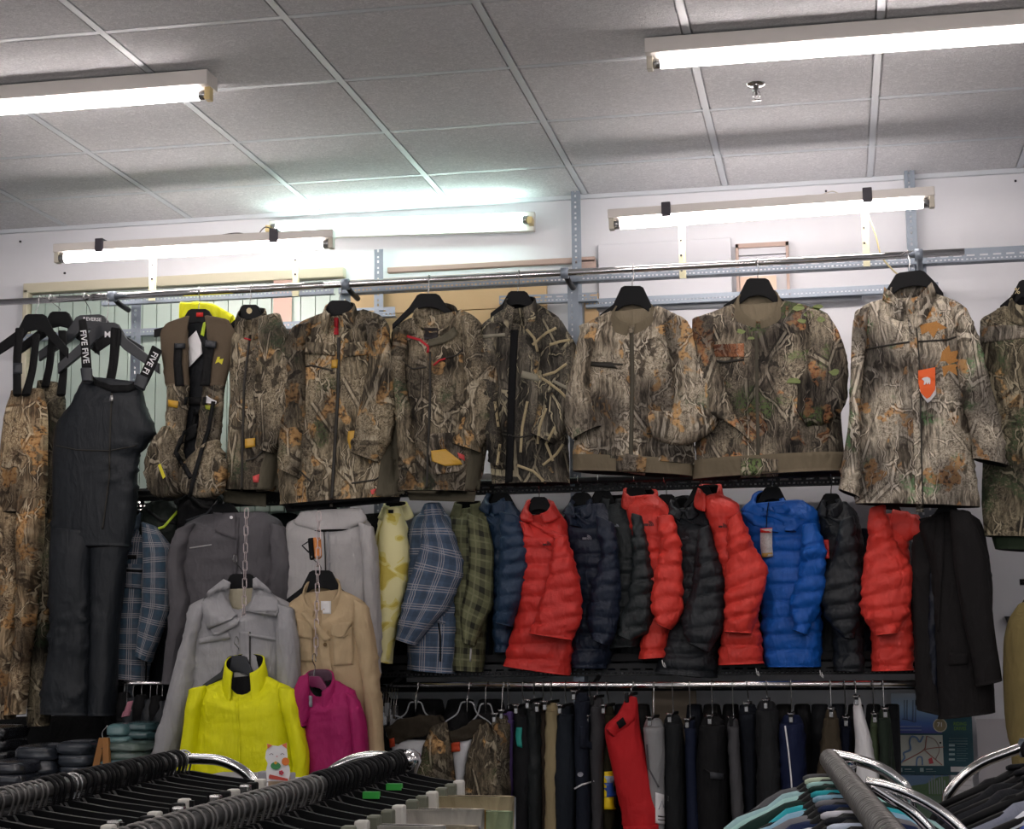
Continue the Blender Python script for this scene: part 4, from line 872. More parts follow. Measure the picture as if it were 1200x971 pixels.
def down(label, cx, by, Y, mat, body, slv, col=None, hood=None, q=.060, qf=.07, logo=None, lm=None, hang=None, name='down_jacket', sdep=.055, sy=-.10, bd=.09, hl=None, sq=.058, qtilt=.3):
    g = garment(name, label, 'jacket', cx, by, Y)
    b = tube('body', body, Y, bd, mat, g, M_lining, quilt=q, qfrom=qf, qa=.019, fold=.006, wr=.002, res=.0065, tt=.45)
    on = [b]
    if slv: on.append(tube('sleeve', slv, Y+sy, sdep, mat, g, M_lining, quilt=sq, qfrom=.02, qa=.019, fold=.006, wr=.002, res=.0065, tt=.6, na=28, qtilt=qtilt))
    if col: on.append(collar('collar', col[0], Y, col[1], col[2], col[3], col[4], mat, M_lining, g, gap=col[5], th=.014, rough=.006))
    if hood:
        if hood[0][1] != hood[0][3] and abs(hood[0][0]-hood[0][2]) < 6: on.append(tube('hood', hood, Y-.045, .045, mat, g, M_lining, fold=.010, wr=.007, hollow=False, tt=.6))
        else:
            h0 = hood[0]; cxh = (h0[0]+h0[2])/2; wh = (h0[2]-h0[0]); yt = (h0[1]+h0[3])/2
            on.append(collar('hood_opening', cxh-2, Y-.02, (yt-2, yt+16), (yt+17, yt+28), (wh*.30, wh*.52), .055, mat, M_lining, g, gap=.5, th=.018, rough=.010, dp=1.1))
            hh_ = [tuple(v_+(9 if k_ % 2 else 0) for k_, v_ in enumerate(r_)) for r_ in hood[1:]]; hh_[0] = (hh_[0][0], hh_[0][1]-2, cxh-2, hh_[0][3]+3)
            lft = [(r_[0], r_[1], r_[0]*.45+r_[2]*.55-2, r_[3]+2) for r_ in hh_]; rgt = [(r_[0]*.5+r_[2]*.5, r_[1]+1, r_[2], r_[3]) for r_ in hh_]
            for q_ in (lft, rgt): on.append(tube('hood_fold', q_, Y-.05, .04, mat, g, M_lining, fold=.010, wr=.007, hollow=False, tt=.5))
    if logo: half_dome(g, logo[:2], logo[2], on, lm or M_logo)
    if hang: hanger(hang[0], hang[1], hang[2], Y+.0, (YM, ZRM), w=20, h=22, hw=9, hh=20, th=.012)
    return g, on
down('slim navy down jacket behind the green plaid jacket, leftmost of the down jackets', 590, 765, 6.42, D_NAVY, [(572, 592, 600, 588), (570, 605, 612, 606), (573, 660, 616, 660), (577, 710, 608, 712), (577, 764, 600, 764)],
     [(586, 600, 610, 606), (588, 635, 619, 640), (586, 668, 620, 668), (584, 700, 610, 706), (585, 730, 600, 734)], hood=[(566, 580, 596, 574), (568, 596, 606, 590), (572, 606, 604, 606)], hang=('hanger in the leftmost navy down jacket', 588, 577))
down('long red hooded down jacket, leftmost of the red ones', 636, 790, 6.36, D_RED, [(618, 606, 658, 602), (608, 618, 666, 615), (607, 660, 668, 660), (604, 710, 669, 710), (597, 755, 670, 755), (592, 780, 668, 791)],
     [(650, 632, 664, 628), (645, 655, 673, 660), (638, 686, 680, 694), (631, 712, 682, 716), (621, 742, 672, 750)], hood=[(612, 588, 656, 583), (608, 604, 668, 600), (616, 618, 670, 628), (650, 634, 668, 644)], logo=(641, 639, 4.5), lm=M_logod, hang=('grey clip hanger in the leftmost red jacket', 632, 582))
down('deep navy hooded down jacket with a grey chest emblem, right of the leftmost red one', 695, 783, 6.42, D_NAVY2, [(668, 596, 708, 590), (661, 608, 718, 606), (666, 660, 724, 660), (669, 730, 724, 730), (670, 782, 712, 783)],
     [(698, 604, 720, 614), (702, 650, 728, 655), (692, 692, 730, 700), (688, 728, 722, 742), (694, 748, 712, 756)], hood=[(664, 582, 700, 578), (662, 594, 708, 590), (668, 606, 704, 608)], logo=(688, 632, 5), lm=M_logo, hang=('hanger in the deep navy hooded jacket', 682, 577))
down('charcoal green jacket with a stand collar between the deep navy and the second red jacket', 730, 760, 6.44, D_CHG, [(708, 594, 738, 588), (703, 606, 754, 606), (705, 660, 756, 660), (710, 730, 754, 730), (713, 760, 751, 757)],
     [(740, 602, 754, 606), (742, 650, 764, 655), (736, 698, 768, 700), (724, 728, 762, 738), (722, 742, 744, 752)], (720, (578, 596), (586, 606), (13, 17), .04, .6), q=.07, qf=.2, logo=(722, 617, 3), hang=('black hanger with a small orange sticker over the charcoal green jacket', 706, 574))
down('small red down jacket with a stand collar and dark emblem, second of the red ones', 768, 771, 6.40, D_RED2, [(732, 584, 770, 580), (734, 596, 784, 594), (748, 650, 796, 650), (754, 710, 792, 710), (749, 772, 782, 770)],
     [(770, 606, 788, 604), (775, 640, 798, 640), (768, 676, 802, 690), (764, 706, 802, 710), (770, 730, 786, 738)], (750, (570, 586), (584, 600), (18, 20), .045, .6), logo=(760, 616, 5.5), lm=M_logod, hang=('black hanger in the second red jacket', 746, 571), qf=.11)
down('long charcoal down jacket between the second and third red jackets', 810, 794, 6.41, D_CHAR, [(787, 598, 826, 594), (782, 608, 838, 606), (786, 660, 844, 660), (784, 730, 844, 730), (768, 788, 840, 794)],
     [(818, 622, 832, 616), (814, 655, 842, 655), (808, 695, 850, 700), (800, 728, 848, 735), (806, 752, 832, 764)], hood=[(784, 584, 820, 578), (786, 596, 832, 594), (792, 604, 828, 608)], logo=(803, 632, 4), lm=plain('logo_charcoal', '54565c', .5), hang=('hanger in the long charcoal jacket', 781, 579))
down('red down jacket with its sleeve before the blue one, third of the reds', 868, 779, 6.36, D_RED2, [(822, 584, 844, 578), (824, 594, 866, 592), (834, 640, 874, 640), (848, 700, 888, 700), (845, 745, 893, 745), (842, 779, 895, 777)],
     [(852, 612, 868, 600), (851, 640, 884, 636), (850, 674, 901, 668), (849, 706, 893, 706), (849, 740, 882, 742)], (832, (566, 584), (580, 600), (12, 18), .045, .6), logo=(847, 618, 4.5), lm=M_logod, hang=('black hanger in the third red jacket', 822, 569), qf=.1)
gb, onb = down('bright blue hooded down jacket with a hanging photo tag', 925, 782, 6.40, D_BLUE, [(878, 592, 942, 586), (868, 602, 958, 600), (874, 640, 962, 640), (890, 700, 962, 700), (893, 740, 962, 740), (895, 781, 962, 781)],
     [(940, 616, 957, 614), (939, 648, 969, 650), (934, 678, 969, 686), (924, 708, 963, 714), (930, 738, 948, 744)], hood=[(874, 584, 930, 572), (868, 594, 948, 586), (880, 606, 950, 604), (896, 612, 936, 614)], logo=(929, 624, 3.5), lm=plain('logo_navy', '0f2c66', .5), hang=('black hanger in the bright blue jacket', 905, 570))
tgp = patch('photo_tag', [(891, 620, 905, 619), (891, 640, 905, 639), (893, 653, 906, 651)], onb, plain('photo_print', 'b9b5b4', .4, var=.5, bs=160), gb, .02, nw=3); patch('tag_header', [(891, 619, 905, 618), (891, 624, 905, 624)], tgp, plain('tag_red', 'cf2a24', .4), gb, .003); patch('tag_footer', [(893, 648, 905, 647), (893, 653, 906, 652)], tgp, plain('tag_ochre', 'a07f3a', .4), gb, .003)
line('tag_cord', [(902, 580), (899, 600), (898, 618)], 1.2, onb, M_lining, gb, .02)
gc, onc = down('charcoal down jacket with a wide sleeve between the blue and the last red jacket', 990, 786, 6.42, D_CHAR, [(968, 594, 992, 588), (960, 606, 1006, 606), (964, 660, 1012, 660), (974, 740, 1012, 740), (975, 785, 1013, 787)],
     [(984, 612, 1001, 604), (975, 645, 1008, 645), (960, 688, 1016, 692), (966, 720, 1010, 726), (985, 746, 1002, 748)], hood=[(962, 584, 988, 577), (962, 598, 1000, 592), (968, 606, 1000, 606)], hang=('hanger in the charcoal jacket left of the last red one', 974, 578))
patch('red_tag', [(961, 632, 971, 632), (962, 655, 972, 654)], onc, plain('tag_red', 'cf2a24', .4), gc, .02, nw=3)
down('red down jacket with its collar poking out right, tucked under the pale overshirt', 1040, 786, 6.35, D_RED2, [(1030, 604, 1062, 602), (1026, 630, 1062, 630), (1026, 700, 1068, 700), (1020, 750, 1070, 750), (1020, 786, 1068, 785)],
     [(1019, 596, 1038, 592), (1015, 636, 1050, 632), (1010, 672, 1070, 674), (1007, 714, 1064, 718), (1026, 744, 1050, 742)], hood=[(1046, 596, 1044, 642), (1064, 600, 1060, 636), (1084, 612, 1077, 629)], hang=('hanger in the last red jacket', 1040, 582))
# drawcord toggles
for x, y in ((778, 773), (888, 783), (963, 785)): o = wire('cord_toggle', smooth_path([P(x-2, y, 6.3), P(x-1, y+6, 6.3), P(x+2, y+9, 6.3), P(x, y+3, 6.3)], 3), .0022, plain('pale_cord', 'b9b9b9', .5), None, 6); tag(o, {778: 'pale drawcord toggle under the hem of the second red jacket', 888: 'pale drawcord toggle under the hem of the third red jacket', 963: 'pale drawcord toggle under the hem of the blue jacket'}[x], 'cord')
# plaids and yellow camo
P_BLUE = plaid('blue_plaid', '4d6078', '37465a', 'b5b0b3', .075, 3, .045, .7); P_NAVY = plaid('teal_plaid', '475463', '38566a', 'b3aeb0', .06, 3, .05, .7); P_GREEN = plaid('green_plaid', '6c6e50', '1c1d17', '8f9070', .07, 1, .10, .4, .48)
g = garment('plaid_jacket', 'blue plaid ski jacket with pale triple lines, beside the yellow jacket', 'jacket', 505, 788, 6.38)
b = tube('body', [(500, 594, 514, 590), (484, 612, 530, 612), (476, 660, 538, 660), (476, 740, 536, 740), (478, 784, 532, 789)], 6.38, .08, P_BLUE, g, M_lining, fold=.01, wr=.005)
sleeve(g, P_BLUE, [(498, 592, 514, 590), (497, 622, 528, 622), (492, 648, 542, 661), (477, 694, 530, 698), (464, 748, 488, 756)], 6.29, .05, fold=.01); line('pocket_zip', [(512, 718), (516, 745), (516, 775)], 2, b, M_lining, g); patch('pocket_flap', [(505, 718, 522, 722), (508, 728, 522, 732)], b, P_BLUE, g, .006)
collar('collar', 506, 6.36, (588, 606), (596, 614), (8, 16), .035, P_BLUE, M_lining, g, gap=.8)
g = garment('plaid_jacket', 'olive green plaid jacket with black checks, next to the leftmost navy down jacket', 'jacket', 550, 787, 6.4)
b = tube('body', [(536, 598, 566, 594), (528, 606, 578, 608), (531, 660, 579, 660), (533, 720, 570, 725), (532, 785, 567, 787)], 6.4, .08, P_GREEN, g, M_lining, fold=.01, wr=.005)
sleeve(g, P_GREEN, [(548, 602, 572, 612), (550, 645, 579, 650), (546, 685, 578, 702), (540, 722, 566, 735), (543, 752, 557, 757)], 6.32, .045, fold=.01)
collar('collar', 548, 6.4, (586, 602), (592, 610), (14, 20), .04, P_GREEN, M_lining, g, gap=.7); patch('collar_flap', [(566, 604, 578, 606), (566, 616, 584, 622)], b, P_GREEN, g, .02); line('pocket_zip', [(552, 758), (551, 775)], 2, b, plain('silver_pull', 'b9b9b9', .3, .7), g)
C_Y = camo('camo_lemon', 'a8953c', 'd9cf86', 'e6dfa8', 'cdb95a', (.9, 'cdb95a'), .3, 'efe9bd', bright=1.1); M_lem = cloth('lemon_shell', 'e0d892', .6)
def lemon():
    t = NT('lemon_tonal_camo'); co = t.coord(); n = t.noise(t.vec(co, (1, .3, 1)), 16, 1, .4, .8); c = t.ramp(n.outputs[0], [(.0, 'e6dfa6'), (.52, 'ddd27e'), (.6, 'cdb94f')], 'CONSTANT'); t.l(c, t.b.inputs['Base Color']); t.b.inputs['Roughness'].default_value = .55
    t.bump(t.noise(co, 40, 3, .6).outputs[0], .2, .006); return t.m
M_lemc = lemon()
g = garment('ski_jacket', 'pale yellow tonal camouflage jacket seen edge-on beside the blue plaid one', 'jacket', 455, 776, 6.34)
tube('body', [(444, 606, 462, 600), (440, 650, 460, 650), (438, 700, 458, 700), (440, 740, 456, 740)], 6.4, .06, M_lemc, g, M_lining)
b = sleeve(g, M_lemc, [(454, 596, 470, 594), (447, 616, 476, 616), (444, 645, 480, 646), (438, 690, 475, 690), (437, 738, 466, 738), (440, 772, 460, 778)], 6.3, .055, fold=.01, wr=.006)
collar('collar', 464, 6.36, (587, 602), (594, 612), (13, 20), .04, M_lemc, M_lining, g, gap=.9); line('cuff_strap', [(436, 756), (446, 748)], 3, b, M_lining, g, .005)
patch('emblem', [(455, 597, 461, 597), (455, 601, 461, 601)], [b], M_lining, g, .01)
# small plaid jacket at left
g = garment('plaid_jacket', 'small teal and white plaid jacket in the left bay beside the black bib trousers', 'jacket', 155, 797, 6.36)
b = tube('body', [(143, 614, 166, 606), (136, 624, 184, 620), (136, 680, 176, 680), (133, 740, 172, 740), (130, 793, 172, 798)], 6.36, .07, P_NAVY, g, M_lining, fold=.008, wr=.005)
sleeve(g, P_NAVY, [(166, 612, 184, 618), (170, 650, 199, 648), (166, 700, 200, 704), (160, 738, 188, 748), (158, 766, 176, 776)], 6.28, .045, fold=.009); patch('chest_pocket', [(143, 660, 170, 661), (144, 688, 168, 690)], b, P_NAVY, g, .01, bulge=.005); line('pocket_zip', [(148, 668), (168, 669)], 3, b, M_lining, g, .018)
collar('collar', 152, 6.34, (596, 612), (608, 622), (12, 16), .04, P_NAVY, M_lining, g, gap=.8); line('front_edge', [(172, 740), (171, 798)], 2, b, M_lining, g)
patch('chest_label', [(149, 650, 160, 650), (149, 655, 160, 655)], b, M_lining, g, .005)
hanger('steel-hooked hanger in the small teal plaid jacket', 152, 600, 6.38, (6.38, ZRM), w=22, h=20, hw=8, hh=18)
# --- grey jackets behind the chains ---------------------------------------------------
M_dg = cloth('dark_grey_shell', '58565a', .7); M_lg = cloth('light_grey_shell', 'aeacac', .7); M_g = cloth('mid_grey_shell', '9c9c9f', .6); M_be = cloth('beige_cotton', 'b6a180', .8); M_ye = cloth('neon_yellow_shell', 'dede10', .55); M_ma = cloth('magenta_shell', '9c1c5c', .6)
g = garment('shell_jacket', 'dark grey hooded shell jacket behind the grey coat at left', 'jacket', 270, 800, 6.24)
b = tube('body', [(236, 604, 312, 600), (216, 616, 330, 612), (210, 650, 336, 650), (211, 720, 340, 720), (204, 800, 340, 800)], 6.24, .08, M_dg, g, M_lining, fold=.011)
sleeve(g, M_dg, [(206, 622, 226, 614), (197, 665, 216, 668), (199, 710, 224, 718), (194, 760, 214, 765), (190, 800, 210, 802)], 6.19, .05); sleeve(g, M_dg, [(316, 612, 334, 618), (318, 655, 342, 660), (312, 700, 344, 705), (318, 735, 340, 745)], 6.19, .05)
line('zip_flap', [(278, 606), (276, 650), (274, 690)], 5, b, M_dg, g, .006); patch('collar_flap', [(250, 600, 276, 602), (252, 622, 276, 632)], b, M_dg, g, .012); line('chest_seam', [(222, 642), (248, 638)], 1.5, b, M_lg, g); shape('snap', [[(271+2*math.cos(a), 606+2*math.sin(a)) for a in np.linspace(0, 5.5, 8)]], b, M_white, g, .015)
hanger('hanger with bright hook above the dark grey shell jacket', 262, 590, 6.30, (6.33, ZRM+.02), w=40, h=22, hw=12, hh=20)
g = garment('shell_jacket', 'pale grey hooded shell jacket behind the beige jacket', 'jacket', 388, 800, 6.22)
b = tube('body', [(350, 606, 424, 602), (336, 614, 434, 614), (332, 660, 440, 660), (335, 720, 442, 720), (338, 800, 442, 800)], 6.22, .08, M_lg, g, M_lining, fold=.011)
sleeve(g, M_lg, [(420, 612, 438, 618), (424, 670, 444, 672), (426, 730, 446, 735), (424, 790, 444, 800)], 6.18, .045); line('zip', [(383, 608), (385, 650), (386, 700)], 3, b, M_g, g, .005); line('zip_edge', [(379, 608), (381, 650), (382, 700)], 1.4, b, M_zip, g, .005)
tube('hood', [(352, 600, 424, 596), (345, 612, 430, 608), (368, 622, 412, 620)], 6.19, .05, M_lg, g, M_lining, hollow=False); 
for x, y in ((362, 609), (408, 603), (387, 658)): shape('snap', [[(x+1.5*math.cos(a), y+1.5*math.sin(a)) for a in np.linspace(0, 5.5, 8)]], list(g.children), M_lg, g, .006)
hanger('hanger in the pale grey shell jacket', 384, 592, 6.28, (6.33, ZRM+.02), w=36, h=20, hw=10, hh=18)
# chains with the cascade
def chain(label, x, y0, y1, Y, dx=0):
    a = P(x, y0, Y); b = P(x+dx, y1, Y); t = thing('chain', label, 'chain', b); L = a[2]-b[2]; n = int(L/.031)
    me = {}
    for k in range(n):
        c = a+(b-a)*((k+.5)/n)
        if k % 2 not in me:
            pts = [(.0075*math.cos(q)*(1 if k % 2 == 0 else .1), .0075*math.cos(q)*(0.1 if k % 2 == 0 else 1), .0065*math.sin(q)+.0125*(1 if math.sin(q) > 0 else -1)) for q in np.linspace(0, 2*math.pi, 15)[:-1]]
            V, F = wire_vf(pts, .0019, 6, None, True); m_ = bpy.data.meshes.new('link'); m_.from_pydata(V, [], F); m_.materials.append(plain('chain_steel', 'cfc2c2', .3, .6)); m_.polygons.foreach_set('use_smooth', [True]*len(F)); me[k % 2] = m_
        o = bpy.data.objects.new('chain_link', me[k % 2]); COL.objects.link(o); o.parent = t; o.location = Vector(c)-t.location
    return t
chain('steel chain hanging in front of the dark grey jacket and grey coat', 289, 596, 740, 5.94, -4)
chain('steel chain hanging in front of the pale grey and beige jackets', 374, 600, 768, 5.94, -4)
t = thing('carabiner_clip', 'orange and black price clip hooked on the right chain', 'clip', P(372, 650, 5.95)); tube('clip_band', [(361, 632, 368, 631), (363, 654, 369, 652)], 5.95, .012, M_lining, t, na=14, fold=0, wr=0, tt=1, hollow=False); tube('clip_band', [(367, 631, 376, 631), (369, 653, 377, 651)], 5.95, .012, plain('orange_band', 'd9894a', .5), t, na=14, fold=0, wr=0, tt=1, hollow=False); wire('clip_ring', [P(362, 634, 5.95), P(354, 639, 5.95), P(362, 647, 5.95)], .003, M_blackmetal, t)
g = garment('grey_coat', 'mid grey coat with a wide double collar hanging from the left chain', 'coat', 285, 892, 6.0)
b = tube('body', [(260, 690, 304, 688), (240, 700, 324, 698), (223, 712, 342, 710), (224, 760, 347, 760), (222, 830, 347, 830), (218, 892, 347, 892)], 6.0, .075, M_g, g, cloth('cream_lining', 'aaa38e', .8), topmat=cloth('cream_lining', 'aaa38e', .8), dip=26, dipr=.2, fold=.010)
s1 = sleeve(g, M_g, [(222, 712, 242, 708), (210, 752, 234, 756), (194, 830, 220, 838), (179, 888, 204, 894)], 5.95, .05, fold=.01); s2 = sleeve(g, M_g, [(326, 708, 344, 714), (326, 760, 349, 762), (328, 830, 350, 832), (330, 886, 350, 890)], 5.95, .045)
collar('collar', 282, 6.0, (678, 692), (722, 738), (17, 26), .06, M_g, cloth('cream_lining', 'aaa38e', .8), g, gap=.35, dp=1.8)
cf = patch('collar_flap', [(262, 678, 270, 682), (244, 692, 268, 700), (236, 706, 272, 712), (238, 722, 278, 720), (243, 737, 270, 726)], b, M_g, g, .028, bulge=.006); patch('collar_tab', [(247, 737, 276, 722), (249, 744, 280, 726), (256, 744, 278, 732)], b, M_g, g, .018)
patch('collar_flap', [(296, 678, 300, 676), (296, 690, 314, 688), (294, 704, 327, 704), (288, 716, 327, 716), (300, 718, 324, 722)], b, M_g, g, .028, bulge=.006)
for q in ([(233, 748, 268, 740), (233, 754, 270, 748)], [(292, 742, 330, 748), (291, 745, 330, 752)]): patch('storm_flap', q, b, M_g, g, .012)
line('placket', [(286, 740), (286, 770), (286, 800), (286, 890)], 12, b, M_g, g, .006); line('placket_edge', [(293, 740), (293, 800), (293, 890)], 1.4, b, M_zip, g, .004)
patch('neck_label', [(275, 702, 286, 702), (275, 712, 286, 712)], [o for o in g.children if o.name.startswith('collar')], plain('khaki_label', '5f5a48', .6), g, .012)
hanger('black hanger in the grey coat on the left chain', 283, 672, 6.03, (5.96, P(283, 655, 5.96)[2]), w=44, h=34, hw=13, hh=28, armth=8)
g = garment('field_jacket', 'beige cotton field jacket with two chest pockets on the right chain', 'jacket', 395, 890, 6.0)
b = tube('body', [(358, 694, 398, 690), (346, 702, 416, 698), (338, 712, 430, 710), (342, 770, 437, 770), (345, 850, 445, 850), (348, 888, 450, 888)], 6.02, .07, M_be, g, M_be, dip=22, dipr=.2, fold=.009)
sleeve(g, M_be, [(414, 702, 432, 712), (420, 760, 440, 765), (428, 830, 447, 832), (432, 884, 452, 886)], 5.97, .045)
collar('collar', 377, 6.02, (676, 692), (716, 732), (20, 24), .06, M_be, M_be, g, gap=.4, dp=1.7)
for q in ([(348, 724, 366, 730), (348, 746, 366, 749)], [(388, 730, 413, 728), (388, 744, 402, 747), (398, 747, 410, 742)]): patch('pocket_flap', q, b, M_be, g, .012)
for q in ([(348, 730, 366, 730), (350, 775, 366, 775)], [(390, 734, 413, 734), (391, 780, 414, 778)]): patch('chest_pocket', q, b, M_be, g, .006)
line('placket', [(378, 738), (384, 800), (388, 886)], 12, b, M_be, g, .008); patch('placket_fold', [(352, 718, 358, 714), (366, 736, 374, 732), (380, 752, 388, 748)], b, M_be, g, .016)
patch('neck_label', [(376, 704, 388, 704), (376, 719, 388, 719)], [o for o in g.children if o.name.startswith('collar')], M_white, g, .006); shape('button', [[(381+2.4*math.cos(a), 755+2.4*math.sin(a)) for a in np.linspace(0, 5.5, 8)]], b, plain('bronze_button', '6a5434', .4, .4), g, .02)
hanger('black hanger in the beige field jacket', 376, 668, 6.05, (5.96, P(376, 652, 5.96)[2]), w=40, h=34, hw=13, hh=28, armth=8)
g = garment('rain_jacket', 'neon yellow jacket with stand collar, lowest on the left chain', 'jacket', 285, 918, 5.86)
b = tube('body', [(266, 794, 308, 790), (246, 802, 326, 798), (226, 810, 343, 808), (226, 850, 346, 850), (216, 900, 350, 902), (212, 930, 352, 930)], 5.88, .08, M_ye, g, M_lining, topmat=M_lining, dip=22, dipr=.18, fold=.010, fx=12)
sleeve(g, M_ye, [(222, 808, 242, 804), (215, 850, 234, 852), (207, 895, 230, 900), (204, 914, 226, 920)], 5.83, .05); sleeve(g, M_ye, [(326, 806, 346, 808), (333, 850, 356, 850), (340, 890, 363, 890), (342, 912, 362, 912)], 5.83, .045)
cc = collar('collar', 287, 5.88, (766, 792), (790, 832), (22, 27), .055, M_ye, M_lining, g, gap=1.0, dp=1.5, lean=0); line('placket', [(277, 824), (280, 860), (280, 915)], 3, b, M_ye, g, .006)
patch('neck_label', [(274, 786, 286, 786), (274, 796, 286, 796)], cc, plain('grey_label', 'b9b9b4', .5), g, .012); patch('reflective_mark', [(220, 812, 240, 802), (221, 814, 241, 804)], b, plain('reflective_mark', 'b5b52a', .3), g, .004)
hanger('grey-black hanger in the neon yellow jacket', 278, 768, 5.91, (5.90, P(278, 752, 5.9)[2]), w=40, h=34, hw=11, hh=26, mat=M_hang_grey)
g = garment('rain_jacket', 'magenta jacket with a drooping hood edge, lowest on the right chain', 'jacket', 395, 905, 5.88)
b = tube('body', [(362, 800, 392, 796), (356, 812, 410, 806), (352, 826, 422, 820), (356, 860, 429, 860), (362, 915, 432, 915)], 5.9, .07, M_ma, g, M_lining, topmat=M_lining, dip=18, dipr=.16, fold=.009)
sleeve(g, M_ma, [(406, 812, 422, 822), (412, 850, 429, 852), (416, 910, 432, 912)], 5.86, .04)
tube('hood', [(350, 794, 362, 790), (342, 818, 364, 812), (341, 840, 366, 836), (346, 852, 360, 850)], 5.84, .035, M_ma, g, M_lining, hollow=False); cc = collar('collar', 373, 5.89, (784, 806), (812, 856), (17, 23), .05, M_ma, plain('grey_mesh_lining', '5a4250', .7), g, gap=.9, dp=1.4)
patch('neck_label', [(359, 815, 366, 815), (359, 828, 366, 828)], cc, plain('grey_label2', '8a8a92', .5), g, .02); patch('neck_label', [(369, 815, 376, 815), (369, 828, 376, 828)], cc, plain('grey_label2', '8a8a92', .5), g, .02)
hanger('magenta plastic hanger in the magenta jacket', 368, 792, 5.9, (5.90, P(368, 772, 5.9)[2]), w=26, h=22, hw=9, hh=18, mat=plain('magenta_plastic', '7c2a56', .35))
# --- blazer and olive coat at right -----------------------------------------------------
M_bl = cloth('charcoal_wool', '262425', .9); M_bl2 = cloth('navy_satin', '161c2c', .4)
g = garment('blazer', 'charcoal wool blazer hanging over the shelf end at right', 'blazer', 1120, 842, 6.22)
b = tube('body', [(1096, 602, 1132, 598), (1078, 614, 1148, 610), (1092, 680, 1162, 680), (1096, 760, 1166, 770), (1100, 842, 1170, 834)], 6.26, .07, M_bl, g, M_lining, fold=.008, wr=.002)
tube('front_panel', [(1072, 610, 1092, 606), (1068, 680, 1092, 680), (1072, 760, 1092, 760), (1078, 832, 1104, 838)], 6.28, .04, M_bl, g, M_lining, fold=.008, wr=.002); tube('lining_panel', [(1088, 640, 1100, 640), (1086, 740, 1100, 740), (1084, 825, 1104, 828)], 6.27, .03, M_bl2, g, M_lining)
sleeve(g, M_bl, [(1112, 598, 1138, 600), (1116, 650, 1157, 650), (1126, 720, 1166, 722), (1143, 804, 1175, 797)], 6.17, .05, fold=.006, wr=.002); patch('pocket_flap', [(1112, 764, 1134, 765), (1112, 779, 1134, 778)], b, M_bl, g, .01)
patch('lapel', [(1098, 604, 1106, 600), (1094, 640, 1106, 645), (1096, 700, 1102, 700), (1098, 740, 1100, 740)], b, M_bl, g, .01)
hanger('hanger inside the charcoal blazer', 1110, 590, 6.28, (YM, ZRM), w=26, h=20, hw=9, hh=16)
g = garment('olive_coat', 'olive wool coat standing at the right edge near the poster', 'coat', 1215, 1000, 6.2)
tube('body', [(1194, 708, 1222, 702), (1184, 726, 1240, 722), (1178, 800, 1250, 800), (1184, 900, 1255, 900), (1196, 1000, 1260, 1000)], 6.15, .09, cloth('olive_wool', '7d7048', .95), g, M_lining, fold=.010, wr=.002); sleeve(g, cloth('olive_wool', '7d7048', .95), [(1228, 720, 1246, 726), (1234, 800, 1262, 800), (1240, 900, 1268, 900)], 6.1, .05)
hanger('hanger in the olive wool coat', 1208, 700, 6.17, (6.2, P(1208, 680, 6.2)[2]), w=20, h=18, hw=8, hh=14)
t = thing('clothes_rod', 'short rod on the right wall holding the olive coat', 'rod', P(1195, 682, 6.2)); wire('rod_tube', [P(1195, 682, 6.2), P(1300, 678, 6.2)], .012, M_chrome, t, 12); wire('rod_bracket', [P(1260, 680, 6.2), P(1262, 680, 6.2)+[0, .8, .0]], .01, M_chrome, t)
tag(slab('wall_hook_bracket', [(1177, 722), (1187, 722), (1187, 732), (1183, 736)], 6.98, .03, M_blackmetal, None), 'small dark bracket on the wall left of the olive coat', 'bracket')
# --- dark filler jackets added behind the front row so its gaps read black ----------------------------------------
dk = [M_lining, D_CHAR, D_NAVY2, D_CHG]
for i, x in enumerate([470, 512, 560, 596, 640, 672, 706, 742, 776, 812, 850, 892, 930, 968, 1004, 1044]):
    g = garment('dark_gap_filler', 'dark filler jacket added to blacken gaps behind the front row', 'jacket', x, 785, 6.6, 'dark filler jackets behind the front row'); m = dk[i % 4]
    tube('body', [(x-13, 622, x+13, 620), (x-24, 634, x+24, 634), (x-26, 700, x+26, 700), (x-25, 786, x+25, 786)], 6.62, .12, m, g, M_lining, na=20, res=.03, quilt=0)
for i, (x, m, lab) in enumerate(((150, M_lining, 'black filler garment added deep behind the small plaid jacket'), (215, D_CHAR, 'charcoal filler garment added deep behind the dark grey shell jacket'), (330, D_CHG, 'dark filler garment added deep between the two grey shell jackets'), (440, M_lining, 'dark filler garment added deep behind the pale yellow jacket'))):
    g = garment('dark_gap_filler', lab, 'jacket', x, 800, 6.6); tube('body', [(x-16, 604, x+16, 602), (x-34, 618, x+34, 618), (x-36, 700, x+36, 700), (x-36, 800, x+36, 800)], 6.6, .12, m, g, M_lining, na=20, res=.03)  # same added dark fillers, for the gaps of the left bay
# backpacks hanging under the vest
for x, y, m, lab in ((188, 615, cloth('green_black', '1e2722', .6), 'dark green strapped bag under the hunting vest'), (238, 600, M_lining, 'black bag with straps under the second camouflage jacket')):
    g = garment('bag', lab, 'bag', x, y+30, 6.34); b = tube('bag_body', [(x-14, y-26, x+14, y-28), (x-24, y-12, x+26, y-14), (x-24, y+14, x+26, y+12), (x-12, y+30, x+18, y+28)], 6.36, .07, m, g, hollow=False, fold=.012, wr=.008)
    line('strap', [(x-18, y-20), (x, y-6), (x+20, y-2)], 4, b, M_web, g, .008); line('strap', [(x-20, y+10), (x+4, y+2), (x+20, y-16)], 3, b, plain('lime_trim', 'b9d23a', .5) if x < 200 else M_hang_grey, g, .01)
t = thing('tube_lamp_strip', 'narrow pinkish glowing strip between the black bib and the hunting vest', 'lamp', P(166, 620, 6.99)); wire('strip', [P(165, 575, 6.99), P(168, 606, 6.99)], .012, plain('strip_glow', 'ffffff', em='ffe8e6', es=1.5), t, 10)
